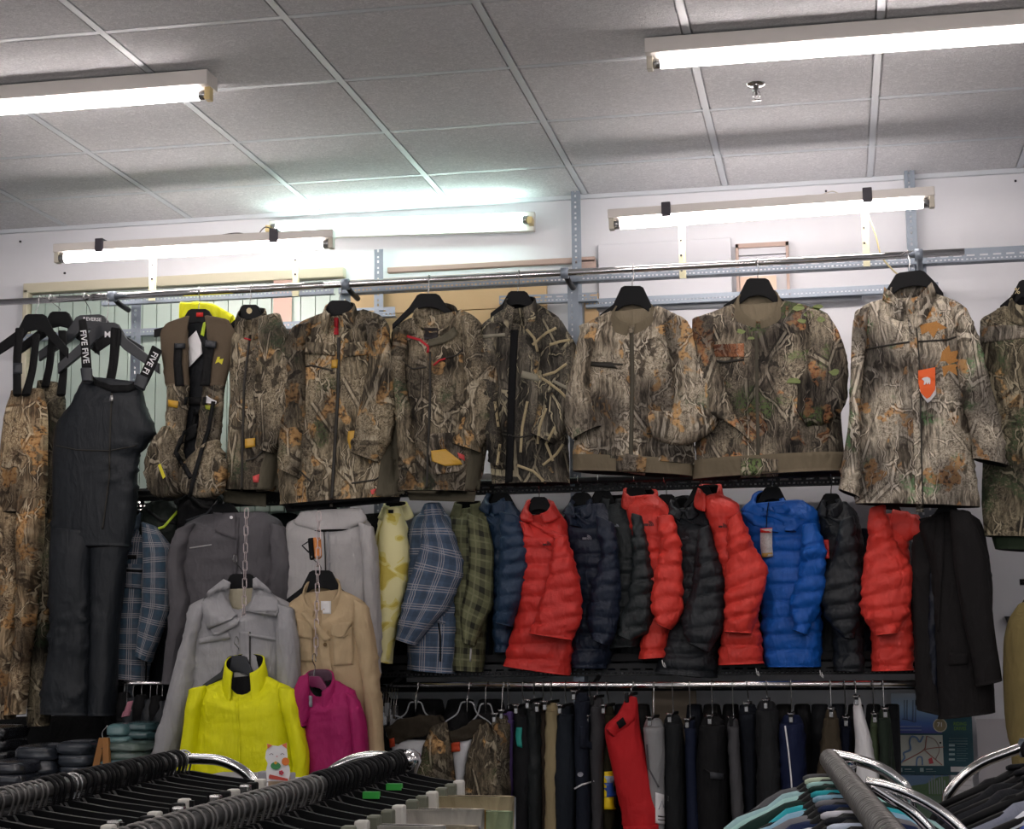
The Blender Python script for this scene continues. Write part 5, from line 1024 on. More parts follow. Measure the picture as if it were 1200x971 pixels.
wire('strip', [P(157, 425, 6.99), P(159, 443, 6.99)], .005, plain('strip_glow', 'ffffff', em='ffe8e6', es=1.5), t, 8)
# --- trousers and jackets on the low chrome rod -------------------------------------
def clip_hanger(x, ty, Y, label, white=False):
    b = P(x, ty, Y); t = thing('clip_hanger', label, 'hanger', b, 'clip hangers on the low chrome rod')
    r = .016; pts = [b, b+[0, 0, .02]]+[[b[0], YL-r*math.cos(a), ZRL+r*math.sin(a)] for a in np.linspace(-.3, math.pi+.4, 8)]
    wire('hook', smooth_path(pts, 3), .0022, M_hook, t, 6)
    V, F = box_vf(b+[0, 0, -.004], (.012, .30, .010)); mk('cross_arm', V, F, M_hang, t, smooth=False)
    for s in (-1,):
        c = b+[0, -.14, -.012]; box('clip', c, (.014, .016, .034), M_hook if white else M_hang, t, bevel=.003); wire('clip_spring', [c+[-.012, 0, .018], c+[0, -.004, .004], c+[.012, 0, .018]], .003, M_hook, t, 6)
def trousers(label, pr, c, Y=6.24, depth=None, name='trousers', cat='trousers', fold=.008, mat=None, clipx=None, group=None, rough=.8, split=True, wr=.004):
    x0, x1, yt, X0_, X1_, yb = pr; mat = mat or cloth('cloth_'+c, c, rough)
    g = garment(name, label, cat, (X0_+X1_)/2, yb, Y, group); L = yb-yt; w = x1-x0; dp = depth or .10
    wb_ = tube('waistband', [(x0+w*.15, yt, x1-w*.15, yt+1), (x0+w*.05, yt+6, x1-w*.05, yt+7), (x0, yt+14, x1, yt+14)], Y, dp*.8, mat, g, M_lining, na=20, res=.012, hollow=False, tt=.6, fold=.003)
    xm0, xm1 = (x0+x1)/2, (X0_+X1_)/2
    if split and w > 9:
        tube('leg', [(x0, yt+10, x1, yt+10), (x0*.6+X0_*.4, yt+L*.4, x1*.62+X1_*.38-w*.12, yt+L*.4), (X0_, yb, X1_-w*.35, yb)], Y-.02, dp*.8, mat, g, M_lining, na=24, res=.02, fold=fold, wr=wr, tt=.8)
        tube('leg', [(xm0, yt+12, x1, yt+12), (x0*.5+X0_*.5+w*.45, yt+L*.5, x1*.5+X1_*.5, yt+L*.5), (X1_-w*.55, yb, X1_, yb)], Y+.05, dp*.8, mat, g, M_lining, na=20, res=.02, fold=fold, wr=wr, tt=.8)
    else:
        tube('leg', [(x0, yt+10, x1, yt+10), ((x0+X0_)/2, yt+L*.5, (x1+X1_)/2, yt+L*.5), (X0_, yb, X1_, yb)], Y, dp, mat, g, M_lining, na=24, res=.02, fold=fold, wr=wr, tt=.8)
    cx_ = clipx if clipx is not None else (x0+x1)/2; clip_hanger(cx_, yt-3, Y+.03, 'steel clip hanger over the '+label.split(',')[0], white=(int(x0) % 2 == 0))
    return g, wb_
B = 1090
C_P = camo('camo_trouser', '1a1711', '4d4435', '8a7e66', '8a6838', (.6, '3d4a2a'), .14, 'a39a82')
M_hunt = cloth('white_fleece_lining', 'b9bcc0', .8); M_band = cloth('brown_waistband', '3b3429', .85)
# two pairs with the pale lining folded out on clear hangers
M_clear = plain('clear_plastic', 'c8ccd0', .15, spec=.8, trans=.6)
for k, (dx, w, lab) in enumerate(((0, 1.0, 'camouflage trousers showing a white lining and orange tab, left end of the low rod'), (84, .72, 'camouflage trousers with white lining and orange label, second from the left on the low rod'))):
    g = garment('camouflage_trousers', lab, 'trousers', 500+dx, B, 6.2); s = w
    if k == 0:
        a1 = tube('pale_lining', [(458, 872, 470, 866), (462, 884, 505, 868), (470, 905, 498, 900), (480, 940, 492, 940)], 6.18, .035, M_hunt, g, M_lining, hollow=False); a2 = tube('waistband', [(452, 852, 458, 872), (475, 842, 484, 866), (500, 838, 512, 856), (516, 838, 520, 848)], 6.16, .010, M_band, g, hollow=False)
        tube('leg', [(505, 852, 524, 846), (494, 880, 528, 880), (484, 920, 530, 920), (478, 1000, 530, 1000), (476, B, 530, B)], 6.16, .06, C_P, g, M_lining); patch('orange_label', [(456, 866, 462, 864), (457, 876, 463, 874)], [a1, a2], plain('orange_label', 'b5401e', .6), g, .008)
    else:
        a1 = tube('pale_lining', [(528, 868, 540, 864), (530, 880, 556, 858), (532, 900, 548, 890), (536, 930, 544, 930)], 6.18, .03, M_hunt, g, M_lining, hollow=False); a2 = tube('waistband', [(526, 856, 530, 870), (542, 852, 548, 866), (556, 842, 562, 856), (566, 842, 568, 850)], 6.16, .010, M_band, g, hollow=False)
        tube('leg', [(560, 846, 572, 846), (550, 880, 590, 875), (542, 930, 594, 930), (545, 1000, 596, 1000), (545, B, 596, B)], 6.17, .06, C_P, g, M_lining); patch('orange_label', [(529, 870, 539, 869), (529, 881, 539, 880)], [a1, a2], plain('orange_label', 'b5401e', .6), g, .008)
    x = 487+dx*.72 if k else 487; t = thing('clear_hanger', 'clear plastic hanger above the '+('second' if k else 'first')+' camouflage trousers on the low rod', 'hanger', P(x, 835, 6.22))
    for side in (-1, 1): wire('arm', smooth_path([P(x+side*2, 822, 6.22), P(x+side*7, 824, 6.22), P(x+side*12, 836, 6.22), P(x+side*26, 846, 6.21), P(x+side*34, 858, 6.2), P(x+side*30, 864, 6.2), P(x+side*24, 852, 6.21)]), .003, M_clear, t, 8)
    wire('hook', smooth_path([P(x, 834, 6.22), P(x, 818, 6.22), [P(x, 818, 6.22)[0], YL-.017, ZRL-.01], [P(x, 818, 6.22)[0], YL-.012, ZRL+.012], [P(x, 818, 6.22)[0], YL, ZRL+.017], [P(x, 818, 6.22)[0], YL+.016, ZRL]]), .002, M_hook, t, 6)
t = thing('clear_hanger', 'third clear plastic hanger over the narrow camouflage trousers on the low rod', 'hanger', P(569, 835, 6.22)); x = 569
for side in (-1, 1): wire('arm', smooth_path([P(x+side*2, 824, 6.22), P(x+side*6, 826, 6.22), P(x+side*10, 838, 6.22), P(x+side*20, 848, 6.21)]), .003, M_clear, t, 8)
wire('hook', [P(x, 836, 6.22), P(x, 806, 6.22), [P(x, 806, 6.22)[0], YL, ZRL+.017], [P(x, 806, 6.22)[0], YL+.016, ZRL]], .002, M_hook, t, 6)
trousers('narrow camouflage trousers, right of the lined pairs', (578, 598, 838, 572, 604, B), 'camo', mat=C_P, Y=6.2)
t = thing('clip_cluster', 'bunch of empty clear and steel clip hangers at the left end of the low rod', 'hanger', P(450, 850, 6.2))
for i in range(7):
    x = 444+i*3.2; y = 828+(i*7) % 18; c = P(x, y, 6.2); box('clip', c, (.014, .02, .05), M_clear if i % 2 else M_hook, t, bevel=.003, rz=i); wire('hook', [c, P(x+3, 806, 6.25)], .0018, M_hook, t, 6)
wire('loop', smooth_path([P(462, 838, 6.18), P(472, 842, 6.18), P(477, 852, 6.18), P(474, 860, 6.18), P(466, 856, 6.18), P(462, 846, 6.18)]), .003, M_clear, t, 8)
LST = [
 ('purple and lilac ski trousers, right of the camouflage pairs', (588, 604, 834, 592, 606, B), '5d4a80', {}),
 ('teal edged black trousers, next to the purple pair', (604, 622, 828, 604, 628, B), '1a1c20', {}),
 ('black glossy trousers, left of the thin brown pair', (616, 636, 822, 618, 644, B), '1c2224', {'rough': .5}),
 ('thin brown trousers, left of the khaki pair', (632, 642, 826, 638, 648, B), '3a2f25', {}),
 ('khaki cotton trousers, narrow and folded lengthwise', (640, 656, 824, 642, 658, B), '8f8263', {'clipx': 646}),
 ('dark blue-black trousers, right of the khaki pair', (654, 672, 828, 654, 676, B), '1f2731', {}),
 ('navy work trousers with a white reflective stripe, left of the charcoal pair', (674, 692, 812, 672, 702, B), '1b2333', {'clipx': 679}),
 ('rust brown sliver of trousers, behind the navy striped pair', (690, 698, 840, 690, 700, B), '5a3318', {'Y': 6.3}),
 ('narrow charcoal trousers, left of the red pair', (693, 708, 818, 697, 710, B), '37373a', {'clipx': 700}),
 ('dark olive trousers, under the yellow and blue tag', (706, 720, 828, 706, 728, B), '33301f', {'Y': 6.28}),
 ('light grey trousers with a white tag, right of the red pair', (754, 778, 842, 764, 784, 1000), '8b8c8e', {'rough': .6, 'Y': 6.2}),
 ('black canvas trousers, behind the light grey pair', (778, 800, 838, 782, 814, B), '24272a', {}),
 ('navy blue trousers, right of the black canvas pair', (802, 816, 844, 806, 830, B), '1b2540', {}),
 ('black buckled ski trousers, in the middle of the right half', (820, 850, 840, 822, 864, B), '17181b', {'fold': .012}),
 ('narrow mid grey trousers, right of the buckled pair', (853, 866, 842, 864, 882, B), '4a4a4d', {}),
 ('blue-black trousers, left of the wide charcoal pair', (866, 888, 826, 874, 900, B), '141a26', {'Y': 6.3}),
 ('wide charcoal trousers, left of the navy piped pair', (886, 912, 822, 888, 940, B), '26282b', {'depth': .13}),
 ('navy track trousers with thin white piping, right of the wide charcoal pair', (914, 942, 838, 914, 956, 1010), '18244a', {}),
 ('olive brown trousers, hanging clipped at a slant', (966, 982, 832, 948, 990, 960), '3f372a', {'Y': 6.22}),
 ('small dark navy trousers, left of the white pair', (984, 998, 842, 984, 1002, 1000), '171f36', {'Y': 6.28}),
 ('white trousers, clipped at one corner and hanging to a point', (1000, 1010, 818, 1004, 1036, 930), 'd6d6d8', {'Y': 6.2, 'clipx': 1003}),
 ('sage green trousers, behind the white pair', (1020, 1028, 838, 1020, 1034, 1000), '6f8060', {'Y': 6.28}),
 ('dark green trousers, last pair before the poster', (1028, 1044, 832, 1028, 1056, 1000), '2c3a2e', {'Y': 6.22}),
]
GG = {}
for lab, pr, c, kw in LST: GG[pr[0]] = trousers(lab, pr, c, **kw)
def legs(k): return [o for o in GG[k][0].children if o.name.startswith('leg') or o.name.startswith('waist')]
line('reflective_stripe', [(673, 924), (682, 919), (696, 915)], 2, legs(674), M_white, GG[674][0], .006); shape('round_badge', [[(680+3.5*math.cos(a), 907+3*math.sin(a)) for a in np.linspace(0, 5.7, 9)]], legs(674), M_logo, GG[674][0], .006)
patch('thigh_pocket', [(680, 850, 692, 850), (680, 876, 694, 878)], legs(674), cloth('cloth_1b2333', '1b2333'), GG[674][0], .012)
line('piping', [(920, 850), (924, 880), (927, 910), (929, 940)], 1.8, legs(914), M_white, GG[914][0], .006)
patch('white_tag', [(768, 928, 783, 932), (768, 964, 783, 966)], legs(754), M_white, GG[754][0], .012); line('tag_print', [(771, 956), (780, 957)], 1.5, legs(754), M_zip, GG[754][0], .014); line('tag_print', [(771, 960), (780, 961)], 1.2, legs(754), M_zip, GG[754][0], .014); line('tag_print', [(772, 948), (776, 938), (778, 946)], 1.2, legs(754), M_logo, GG[754][0], .014)
line('buckle_strap', [(824, 900), (836, 908), (850, 906)], 3, legs(820), M_web, GG[820][0], .01); patch('buckle', [(832, 904, 848, 906), (832, 912, 848, 913)], legs(820), plain('buckle_plastic', '34373c', .4), GG[820][0], .014)
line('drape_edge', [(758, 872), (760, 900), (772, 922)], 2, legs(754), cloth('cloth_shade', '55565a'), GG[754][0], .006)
patch('teal_edge', [(605, 852, 612, 852), (604, 862, 611, 864), (606, 874, 612, 876)], legs(604), plain('teal_trim', '1f8c80', .6), GG[604][0], .012)
tb = patch('tag_card', [(708, 904, 722, 903), (708, 948, 722, 948)], legs(706), plain('tag_yellow', 'e6c81e', .4), GG[706][0], .03); patch('tag_picture', [(708, 909, 722, 909), (708, 918, 722, 917)], tb, plain('tag_sky', '9fb0c4', .4), GG[706][0], .002); patch('tag_picture', [(708, 917, 722, 917), (708, 934, 722, 933)], tb, plain('tag_blue', '2a4e9c', .4), GG[706][0], .003)
g = garment('red_trousers', 'bright red trousers hung by one corner, beside the yellow and blue tag', 'trousers', 740, 1000, 6.17)
R_ = cloth('red_canvas', 'b81f24', .7)
b = tube('leg', [(732, 820, 746, 817), (724, 836, 748, 832), (711, 852, 750, 850), (714, 880, 756, 876), (722, 930, 766, 925), (730, 975, 772, 970), (736, 1040, 776, 1040)], 6.17, .06, R_, g, M_lining, fold=.006); tube('waistband', [(736, 816, 747, 818), (728, 832, 746, 838), (711, 853, 722, 864)], 6.12, .02, R_, g, hollow=False, na=16)
patch('black_label', [(722, 846, 730, 840), (726, 854, 734, 848)], list(g.children), M_lining, g, .006); patch('red_cuff_fold', [(730, 968, 772, 966), (732, 976, 772, 973)], b, R_, g, .01, bulge=.01); clip_hanger(740, 812, 6.2, 'black clip hanger over the red trousers')
# dark filler pairs added behind so gaps on the low rod read black
for i, x in enumerate(range(604, 1050, 21)):
    if 752 < x < 800: continue
    c = ['15161a', '1a1d22', '161b26', '1d1c1c'][i % 4]; g = garment('dark_rod_filler', 'dark filler trousers added to blacken gaps between the front pairs', 'trousers', x, B, 6.42, 'dark filler trousers behind the front pairs')
    tube('leg', [(x-9, 826, x+9, 826), (x-12, 860, x+12, 860), (x-13, 1000, x+13, 1000), (x-13, B, x+13, B)], 6.45, .14, cloth('cloth_'+c, c), g, M_lining, na=18, res=.05)
for i, x in enumerate((470, 505, 540, 575)):
    g = garment('dark_rod_filler', 'black filler trousers added deep behind the camouflage pairs', 'trousers', x, B, 6.45, 'black filler trousers behind the camouflage pairs'); tube('leg', [(x-14, 820, x+14, 820), (x-20, 860, x+20, 860), (x-20, B, x+20, B)], 6.5, .14, cloth('cloth_15161a', '15161a'), g, M_lining, na=18, res=.05)
tag(pbox('lit_wall_panel', 764, 806, 828, 1305, 6.72, .02, plain('lit_wall_panel', '8a7d6d', .7)), 'taupe panel added as the lit wall patch between the trousers', 'board')  # panel tone stands in for lit wall showing between the trousers
# --- poster and papers on the wall -----------------------------------------------------
def paper(name, x0, y0, x1, y1, Y, m, par, sub=None): return pbox(name, x0, y0, x1, y1, Y, .002, m, sub or par)
t = thing('poster', 'wall poster with a blue heading, river map, round 71 badge and green title', 'poster', P(1092, 905, 6.905)); YP = 6.905
paper('backing', 1044, 812, 1142, 908, YP, plain('poster_teal', '24505c', .5), t)
def grad():
    m = NT('poster_blue_print'); co = m.coord('UV'); s = m.n('ShaderNodeSeparateXYZ'); m.l(co, s.inputs[0]); c = m.ramp(s.outputs[1], [(0, '3a3f8c'), (.25, '3b66b4'), (.6, '8fb4d8'), (1, 'b0bcc8')]); m.l(c, m.b.inputs['Base Color']); m.b.inputs['Roughness'].default_value = .4; return m.m
a = [P(x, y, YP-.003) for x, y in ((1044, 859), (1104, 859), (1104, 812), (1044, 812))]; mk('picture', a, [(0, 1, 2, 3)], grad(), t, uv=[(0, 0), (1, 0), (1, 1), (0, 1)])
paper('map', 1046, 861, 1106, 897, YP-.003, plain('map_paper', 'c9ccc4', .6), t)
def ink(name, pts, w, c, dz=.005): return wire(name, smooth_path([P(x, y, YP-dz) for x, y in pts], 4), w, plain('ink_'+c, c, .6), t, 6)
ink('river', [(1053, 896), (1060, 888), (1059, 882), (1067, 878), (1066, 870), (1068, 863), (1074, 864), (1078, 869), (1082, 862)], .0035, '6f8fb8'); ink('river', [(1074, 897), (1075, 888), (1080, 887), (1081, 896)], .003, '6f8fb8')
ink('road', [(1056, 893), (1070, 886), (1083, 878), (1085, 870), (1086, 862)], .0022, 'a06a62'); ink('road', [(1083, 878), (1094, 876), (1106, 875)], .0018, 'a06a62'); ink('road', [(1086, 862), (1096, 867), (1101, 878), (1096, 890)], .0018, '9a8a86'); ink('road', [(1083, 878), (1092, 886), (1104, 896)], .0018, 'a06a62')
for x, y in ((1049, 869), (1102, 870)): paper('map_mark', x-1, y-1, x+1, y+1, YP-.005, M_lining, t)
shape('red_area', [[(1088, 889), (1092, 887), (1094, 894), (1089, 895)]], [], plain('ink_red', 'c05058', .6), t, Y=YP-.004)
lathe_c = P(1101.5, 849.5, YP-.006); 
def disc(name, c, r, m, par, dy=0): V = [(c[0], c[1]-dy, c[2])]+[(c[0]+r*math.cos(a), c[1]-dy, c[2]+r*math.sin(a)) for a in np.linspace(0, 2*math.pi, 25)[:-1]]; return mk(name, V, [(0, 1+i, 1+(i+1) % 24) for i in range(24)], m, par, smooth=False)
disc('badge_rim', lathe_c, .027, plain('badge_rim', 'c9c4b4', .5), t); disc('badge', lathe_c, .023, plain('badge', '8f8467', .5), t, .001); text('badge_number', '71', (1101.5, 849), 5, [], M_white, t, Y=YP-.008)
text('title', 'RIDING', (1125, 848), 4, [], plain('title_green', '6f9a3a', .5), t, Y=YP-.004, sx=.8); text('title', 'DRIVES', (1125, 853.5), 4, [], plain('title_green', '6f9a3a', .5), t, Y=YP-.004, sx=.8)
M_pale = plain('print_pale', '9fb8bd', .5)
for y in (865, 868, 871): ink('text_row', [(1112, y), (1134, y)], .0012, '7f9aa0')
for y in (873, 878, 883.5, 889.5): paper('chip', 1112, y-1.2, 1119, y+1.2, YP-.003, M_pale, t); ink('text_row', [(1121, y-1), (1134, y-1)], .001, '6a8a92'); ink('text_row', [(1121, y+1.5), (1132, y+1.5)], .001, '6a8a92')
for y in (851, 855): ink('text_row', [(1050, y), (1080, y)], .0012, 'a8b4d8')
for x in (1060, 1063, 1070, 1073): ink('pylon', [(x, 820), (x, 842+(x-1060)*.3)], .0012, '4a5070')
ink('pylon', [(1057, 842), (1063, 843), (1072, 846)], .0012, '4a5070')
for x in (1053, 1078): paper('icon', x, 899.5, x+4.5, 904, YP-.004, M_pale, t); ink('text_row', [(x+7, 901), (x+15, 901)], .0014, 'b0c4c8'); ink('text_row', [(x+7, 903.5), (x+19, 903.5)], .0009, '8aa4a8')
paper('white_box', 1114, 898, 1132, 904, YP-.003, M_white, t)
t = thing('leaflet', 'landscape picture sheet with hills and sky below the poster', 'poster', P(1080, 950, YP)); paper('sky', 1050, 907, 1112, 925, YP, plain('leaflet_sky', '6d8cb0', .5), t); paper('land', 1050, 925, 1112, 960, YP, plain('leaflet_land', '66806a', .6), t)
shape('hill', [[(1058, 925), (1070, 920), (1085, 918), (1100, 910), (1112, 909), (1112, 932), (1058, 932)]], [], plain('leaflet_hill', '5f7d58', .6, var=.3, bs=90), t, Y=YP-.003)
for i in range(7): paper('tower', 1088+i*3, 914-(i % 3)*3, 1090.4+i*3, 930, YP-.005, plain('tower_print', '8f9a98', .6), t)
t = thing('paper_sheet', 'white printed sheet on the wall right of the landscape picture', 'paper', P(1128, 960, YP)); paper('sheet', 1114, 908, 1142, 960, YP, M_white, t)
for y in range(914, 950, 6): ink('row', [(1117, y), (1138, y)], .0008, '9a9a9e')
t = thing('paper_sheet', 'large blank white sheet on the wall right of the poster', 'paper', P(1170, 960, YP)); paper('sheet', 1144, 842, 1196, 960, YP+.004, plain('blank_sheet', 'c9c6cb', .6), t)
# --- left lower bay: bagged folded clothes ------------------------------------------------
def bag_pack(label, x0, x1, y0, y1, Y, c, group=None):
    g = garment('packed_clothes', label, 'bag', (x0+x1)/2, y1, Y, group); n = max(2, int((y1-y0)/13)); m = plain('film_'+c, c, .22, spec=.7, bump=.5, bs=35)
    for k in range(n):
        a = y0+(y1-y0)*k/n; b_ = y0+(y1-y0)*(k+1)/n; s = (k*37 % 5)-2
        tube('folded_layer', [(x0+3+s, a, x1-2+s, a+1), (x0+s, a+2, x1+s, a+3), (x0+s, b_-2, x1+s*.5, b_-1), (x0+2, b_, x1-2, b_)], Y, .14, m, g, na=24, res=.012, fold=.010, wr=.012, hollow=False, tt=.85, tl=.03, pw=4.5)
bag_pack('bagged dark clothes stack at the far left edge', -12, 34, 905, 960, 5.9, '33363f'); bag_pack('tall bagged dark stack left of the wooden hanger slats', 36, 78, 872, 935, 5.95, '2b3038'); bag_pack('bagged grey-blue stack touching the wooden slats', 79, 118, 868, 935, 5.95, '2f353d')
bag_pack('low bagged stack in front at the far left', 0, 44, 890, 930, 5.8, '292c34'); bag_pack('dark bundle above the stacks at the left edge', -12, 22, 850, 905, 6.05, '1c1d21')
bag_pack('teal bagged clothes under the small plaid jacket, upper left of the teal pile', 132, 158, 848, 874, 6.0, '56777a'); bag_pack('small teal bag touching the grey coat sleeve', 158, 186, 846, 864, 6.05, '3b5558'); bag_pack('grey-green bagged clothes in the middle of the teal pile', 136, 182, 868, 888, 5.95, '4c5d58'); bag_pack('pale teal bagged clothes at the bottom of the teal pile', 132, 180, 886, 925, 5.95, '628085')
M_wood = plain('light_wood', '9a6a38', .5, var=.15, bs=12)
t = thing('wooden_easel', 'pair of light wooden slats leaning together between the bagged stacks', 'stand', P(122, 925, 5.85)); slab('slat', [(117, 864), (124, 866), (112, 925), (103, 925)][::-1], 5.85, .02, M_wood, t); slab('slat', [(121, 864), (128, 864), (130, 925), (122, 925)][::-1], 5.82, .02, M_wood, t); wire('hook', smooth_path([P(121, 866, 5.84), P(120, 858, 5.84), P(126, 850, 5.84)]), .002, M_hook, t, 6)
tag(slab('shelf_upright', [(129, 866), (134, 866), (134, 925), (129, 925)][::-1], 5.95, .03, plain('grey_upright', '7f8a86', .5, .3), None), 'thin grey upright beside the wooden slats', 'post')
for i, (x, y) in enumerate(((146, 812), (156, 818), (166, 815), (176, 820), (184, 816), (190, 822))):
    g = garment('dark_cloth', 'dark garment clipped on the short rod at left', 'garment', x, y+34, 6.25, 'dark garments on the short left rod'); tube('body', [(x-6, y, x+6, y), (x-9, y+12, x+9, y+12), (x-8, y+34, x+8, y+32)], 6.28, .08, [M_lining, D_CHAR][i % 2], g, na=16, res=.02)
    wire('hook', [P(x, y+2, 6.28), P(x, y-8, 6.29), P(x+1, 799, 6.30)], .0018, M_hook, g, 6)
g = garment('pink_item', 'small dusty pink garment corner on the short left rod', 'garment', 148, 842, 6.15); tube('body', [(144, 834, 154, 832), (142, 840, 152, 838)], 6.15, .02, cloth('dusty_pink', 'a8707e'), g, na=14); wire('hook', [P(148, 836, 6.15), P(149, 812, 6.26), P(149, 799, 6.3)], .0018, M_hook, g, 6)
g = garment('dark_cloth', 'plain dark backdrop added behind the bagged stacks', 'garment', 60, 880, 6.5); tube('body', [(-30, 842, 128, 838), (-34, 860, 132, 858), (-34, 940, 132, 940)], 6.55, .1, M_lining, g, na=24, res=.04, fold=.02)  # this and the next two are added dark backdrops, no hanging garments
g = garment('dark_cloth', 'plain dark backdrop added behind the teal bags', 'garment', 170, 900, 6.55); tube('body', [(126, 802, 214, 802), (122, 840, 220, 840), (122, 960, 440, 960)], 6.6, .08, M_lining, g, na=24, res=.04, fold=.02)
g = garment('dark_cloth', 'plain black backdrop added behind the magenta and beige jackets', 'garment', 400, 900, 6.5); tube('body', [(340, 802, 450, 802), (330, 840, 458, 840), (330, 1010, 458, 1010)], 6.55, .1, M_lining, g, na=24, res=.04, fold=.02)
sh = thing('storage_shelf', 'grey shelf board carrying the bagged clothes at lower left', 'shelf', P(60, 934, 6.1)); zz = P(60, 932, 5.9)[2]; 
for k in range(4): box('shelf_board', (-3.2+.42*k, 6.15, zz-.012), (.415, .85, .02), M_deckd, sh, bevel=.002)
for x in (-3.4, -1.75): box('shelf_leg', (x, 5.78, (zz-.022)/2), (.04, .04, zz-.022), M_blackmetal, sh)
for x in (-3.4, -1.75): box('shelf_leg', (x, 6.52, (zz-.022)/2), (.04, .04, zz-.022), M_blackmetal, sh)
# --- counter with boxes and the lucky cat card -----------------------------------------------
YT = 4.9; zt_ = P(300, 924, YT)[2]; M_box = plain('grey_card_box', '9b9ba0', .6); M_kraft = plain('kraft_card', 'b39a80', .7)
ct = thing('display_counter', 'low white counter below the neon yellow jacket', 'counter', (P(330, 924, YT)[0], 5.1, 0)); xa, xb = P(225, 930, YT)[0], P(455, 930, YT)[0]
box('counter_top', ((xa+xb)/2, 5.1, zt_-.015), (xb-xa, .5, .03), M_panel, ct, bevel=.003); box('counter_body', ((xa+xb)/2, 5.1, (zt_-.03)/2), (xb-xa-.06, .44, zt_-.03), M_panel, ct)
def prism(name, lab, x0, x1, y0, y1, Y, d, m, cat='box', bevel=.003, par=None):
    a = P(x0, y0, Y); b_ = P(x1, y1, Y); o = box(name, ((a[0]+b_[0])/2, Y+d/2, (a[2]+b_[2])/2), (b_[0]-a[0], d, a[2]-b_[2]), m, par, bevel=bevel)
    if lab: tag(o, lab, cat)
    return o
g = thing('document_tray', 'flat grey box with a white notched front edge on the counter', 'box', P(270, 924, 4.88)); prism('box_body', None, 232, 322, 910, 923, 4.9, .2, M_box, par=g)
for i in range(18): prism('notch', None, 232+i*5, 235.5+i*5, 917, 924.5, 4.885, .012, M_white, par=g, bevel=0)
prism('carton', 'small kraft cardboard box beside the cat card', 314, 332, 911, 928, 4.86, .07, M_kraft); prism('carton', 'tiny grey box under the cat card', 301, 313, 904, 926, 4.9, .05, M_box)
g = thing('cat_card', 'standing card of a white lucky cat with orange ears, green bib and red flower', 'card', P(325, 915, 4.83)); Yc_ = 4.83
slab('card', [(313, 915), (312, 902), (314, 894), (311, 888), (312, 880), (314, 876), (313, 871), (319, 873), (326, 874), (331, 872), (336, 870), (336, 878), (337, 886), (335, 892), (339, 898), (340, 906), (338, 915)][::-1], Yc_, .004, M_white, g, 0)
def dot(nm, x, y, rx, ry, c, dz=.004): return shape(nm, [[(x+rx*math.cos(a), y+ry*math.sin(a)) for a in np.linspace(0, 2*math.pi, 13)[:-1]]], [], plain('card_'+c, c, .5), g, Y=Yc_-dz)
shape('ear', [[(313, 871), (319, 873), (313.5, 877)]], [], plain('card_e0744c', 'e0744c', .5), g, Y=Yc_-.004); shape('ear', [[(336, 870), (330, 872.5), (336, 877)]], [], plain('card_e0744c', 'e0744c', .5), g, Y=Yc_-.004)
dot('bib', 323, 897, 6, 4.5, '3f8a52'); dot('bell', 323, 893.5, 1.8, 1.8, 'e0a030', .006); dot('coin', 334.5, 892, 4.6, 4.8, 'e07a34', .006)
for a in range(5): dot('flower', 329.5+1.8*math.cos(a*1.257), 905+1.8*math.sin(a*1.257), 1.2, 1.2, 'c8324a', .005)
for x in (318, 331): wire('closed_eye', smooth_path([P(x-2.2, 884, Yc_-.005), P(x, 882.5, Yc_-.005), P(x+2.2, 884, Yc_-.005)], 3), .0008, M_clip, g, 5)
dot('nose', 324.5, 886, .9, .6, 'd05a5a'); shape('red_edge', [[(315, 909), (316, 907), (337, 912), (338, 915), (315, 912)]], [], plain('card_c04a3c', 'c04a3c', .5), g, Y=Yc_-.005)
g = thing('news_stack', 'folded newspaper and paper cup shapes on the counter behind the middle rack', 'paper', P(410, 916, 4.9)); slab('fold', [(385, 902), (398, 896), (442, 898), (436, 914), (390, 916)][::-1], 4.9, .05, plain('newsprint', 'c0beb8', .8, var=.3, bs=60), g); slab('fold', [(392, 902), (402, 908), (412, 912), (386, 922)][::-1], 4.86, .03, plain('newsprint', 'c0beb8', .8, var=.3, bs=60), g); slab('fold', [(405, 900), (430, 901), (428, 909), (408, 907)][::-1], 4.86, .01, plain('newsprint_photo', '77727e', .7, var=.5, bs=90), g)
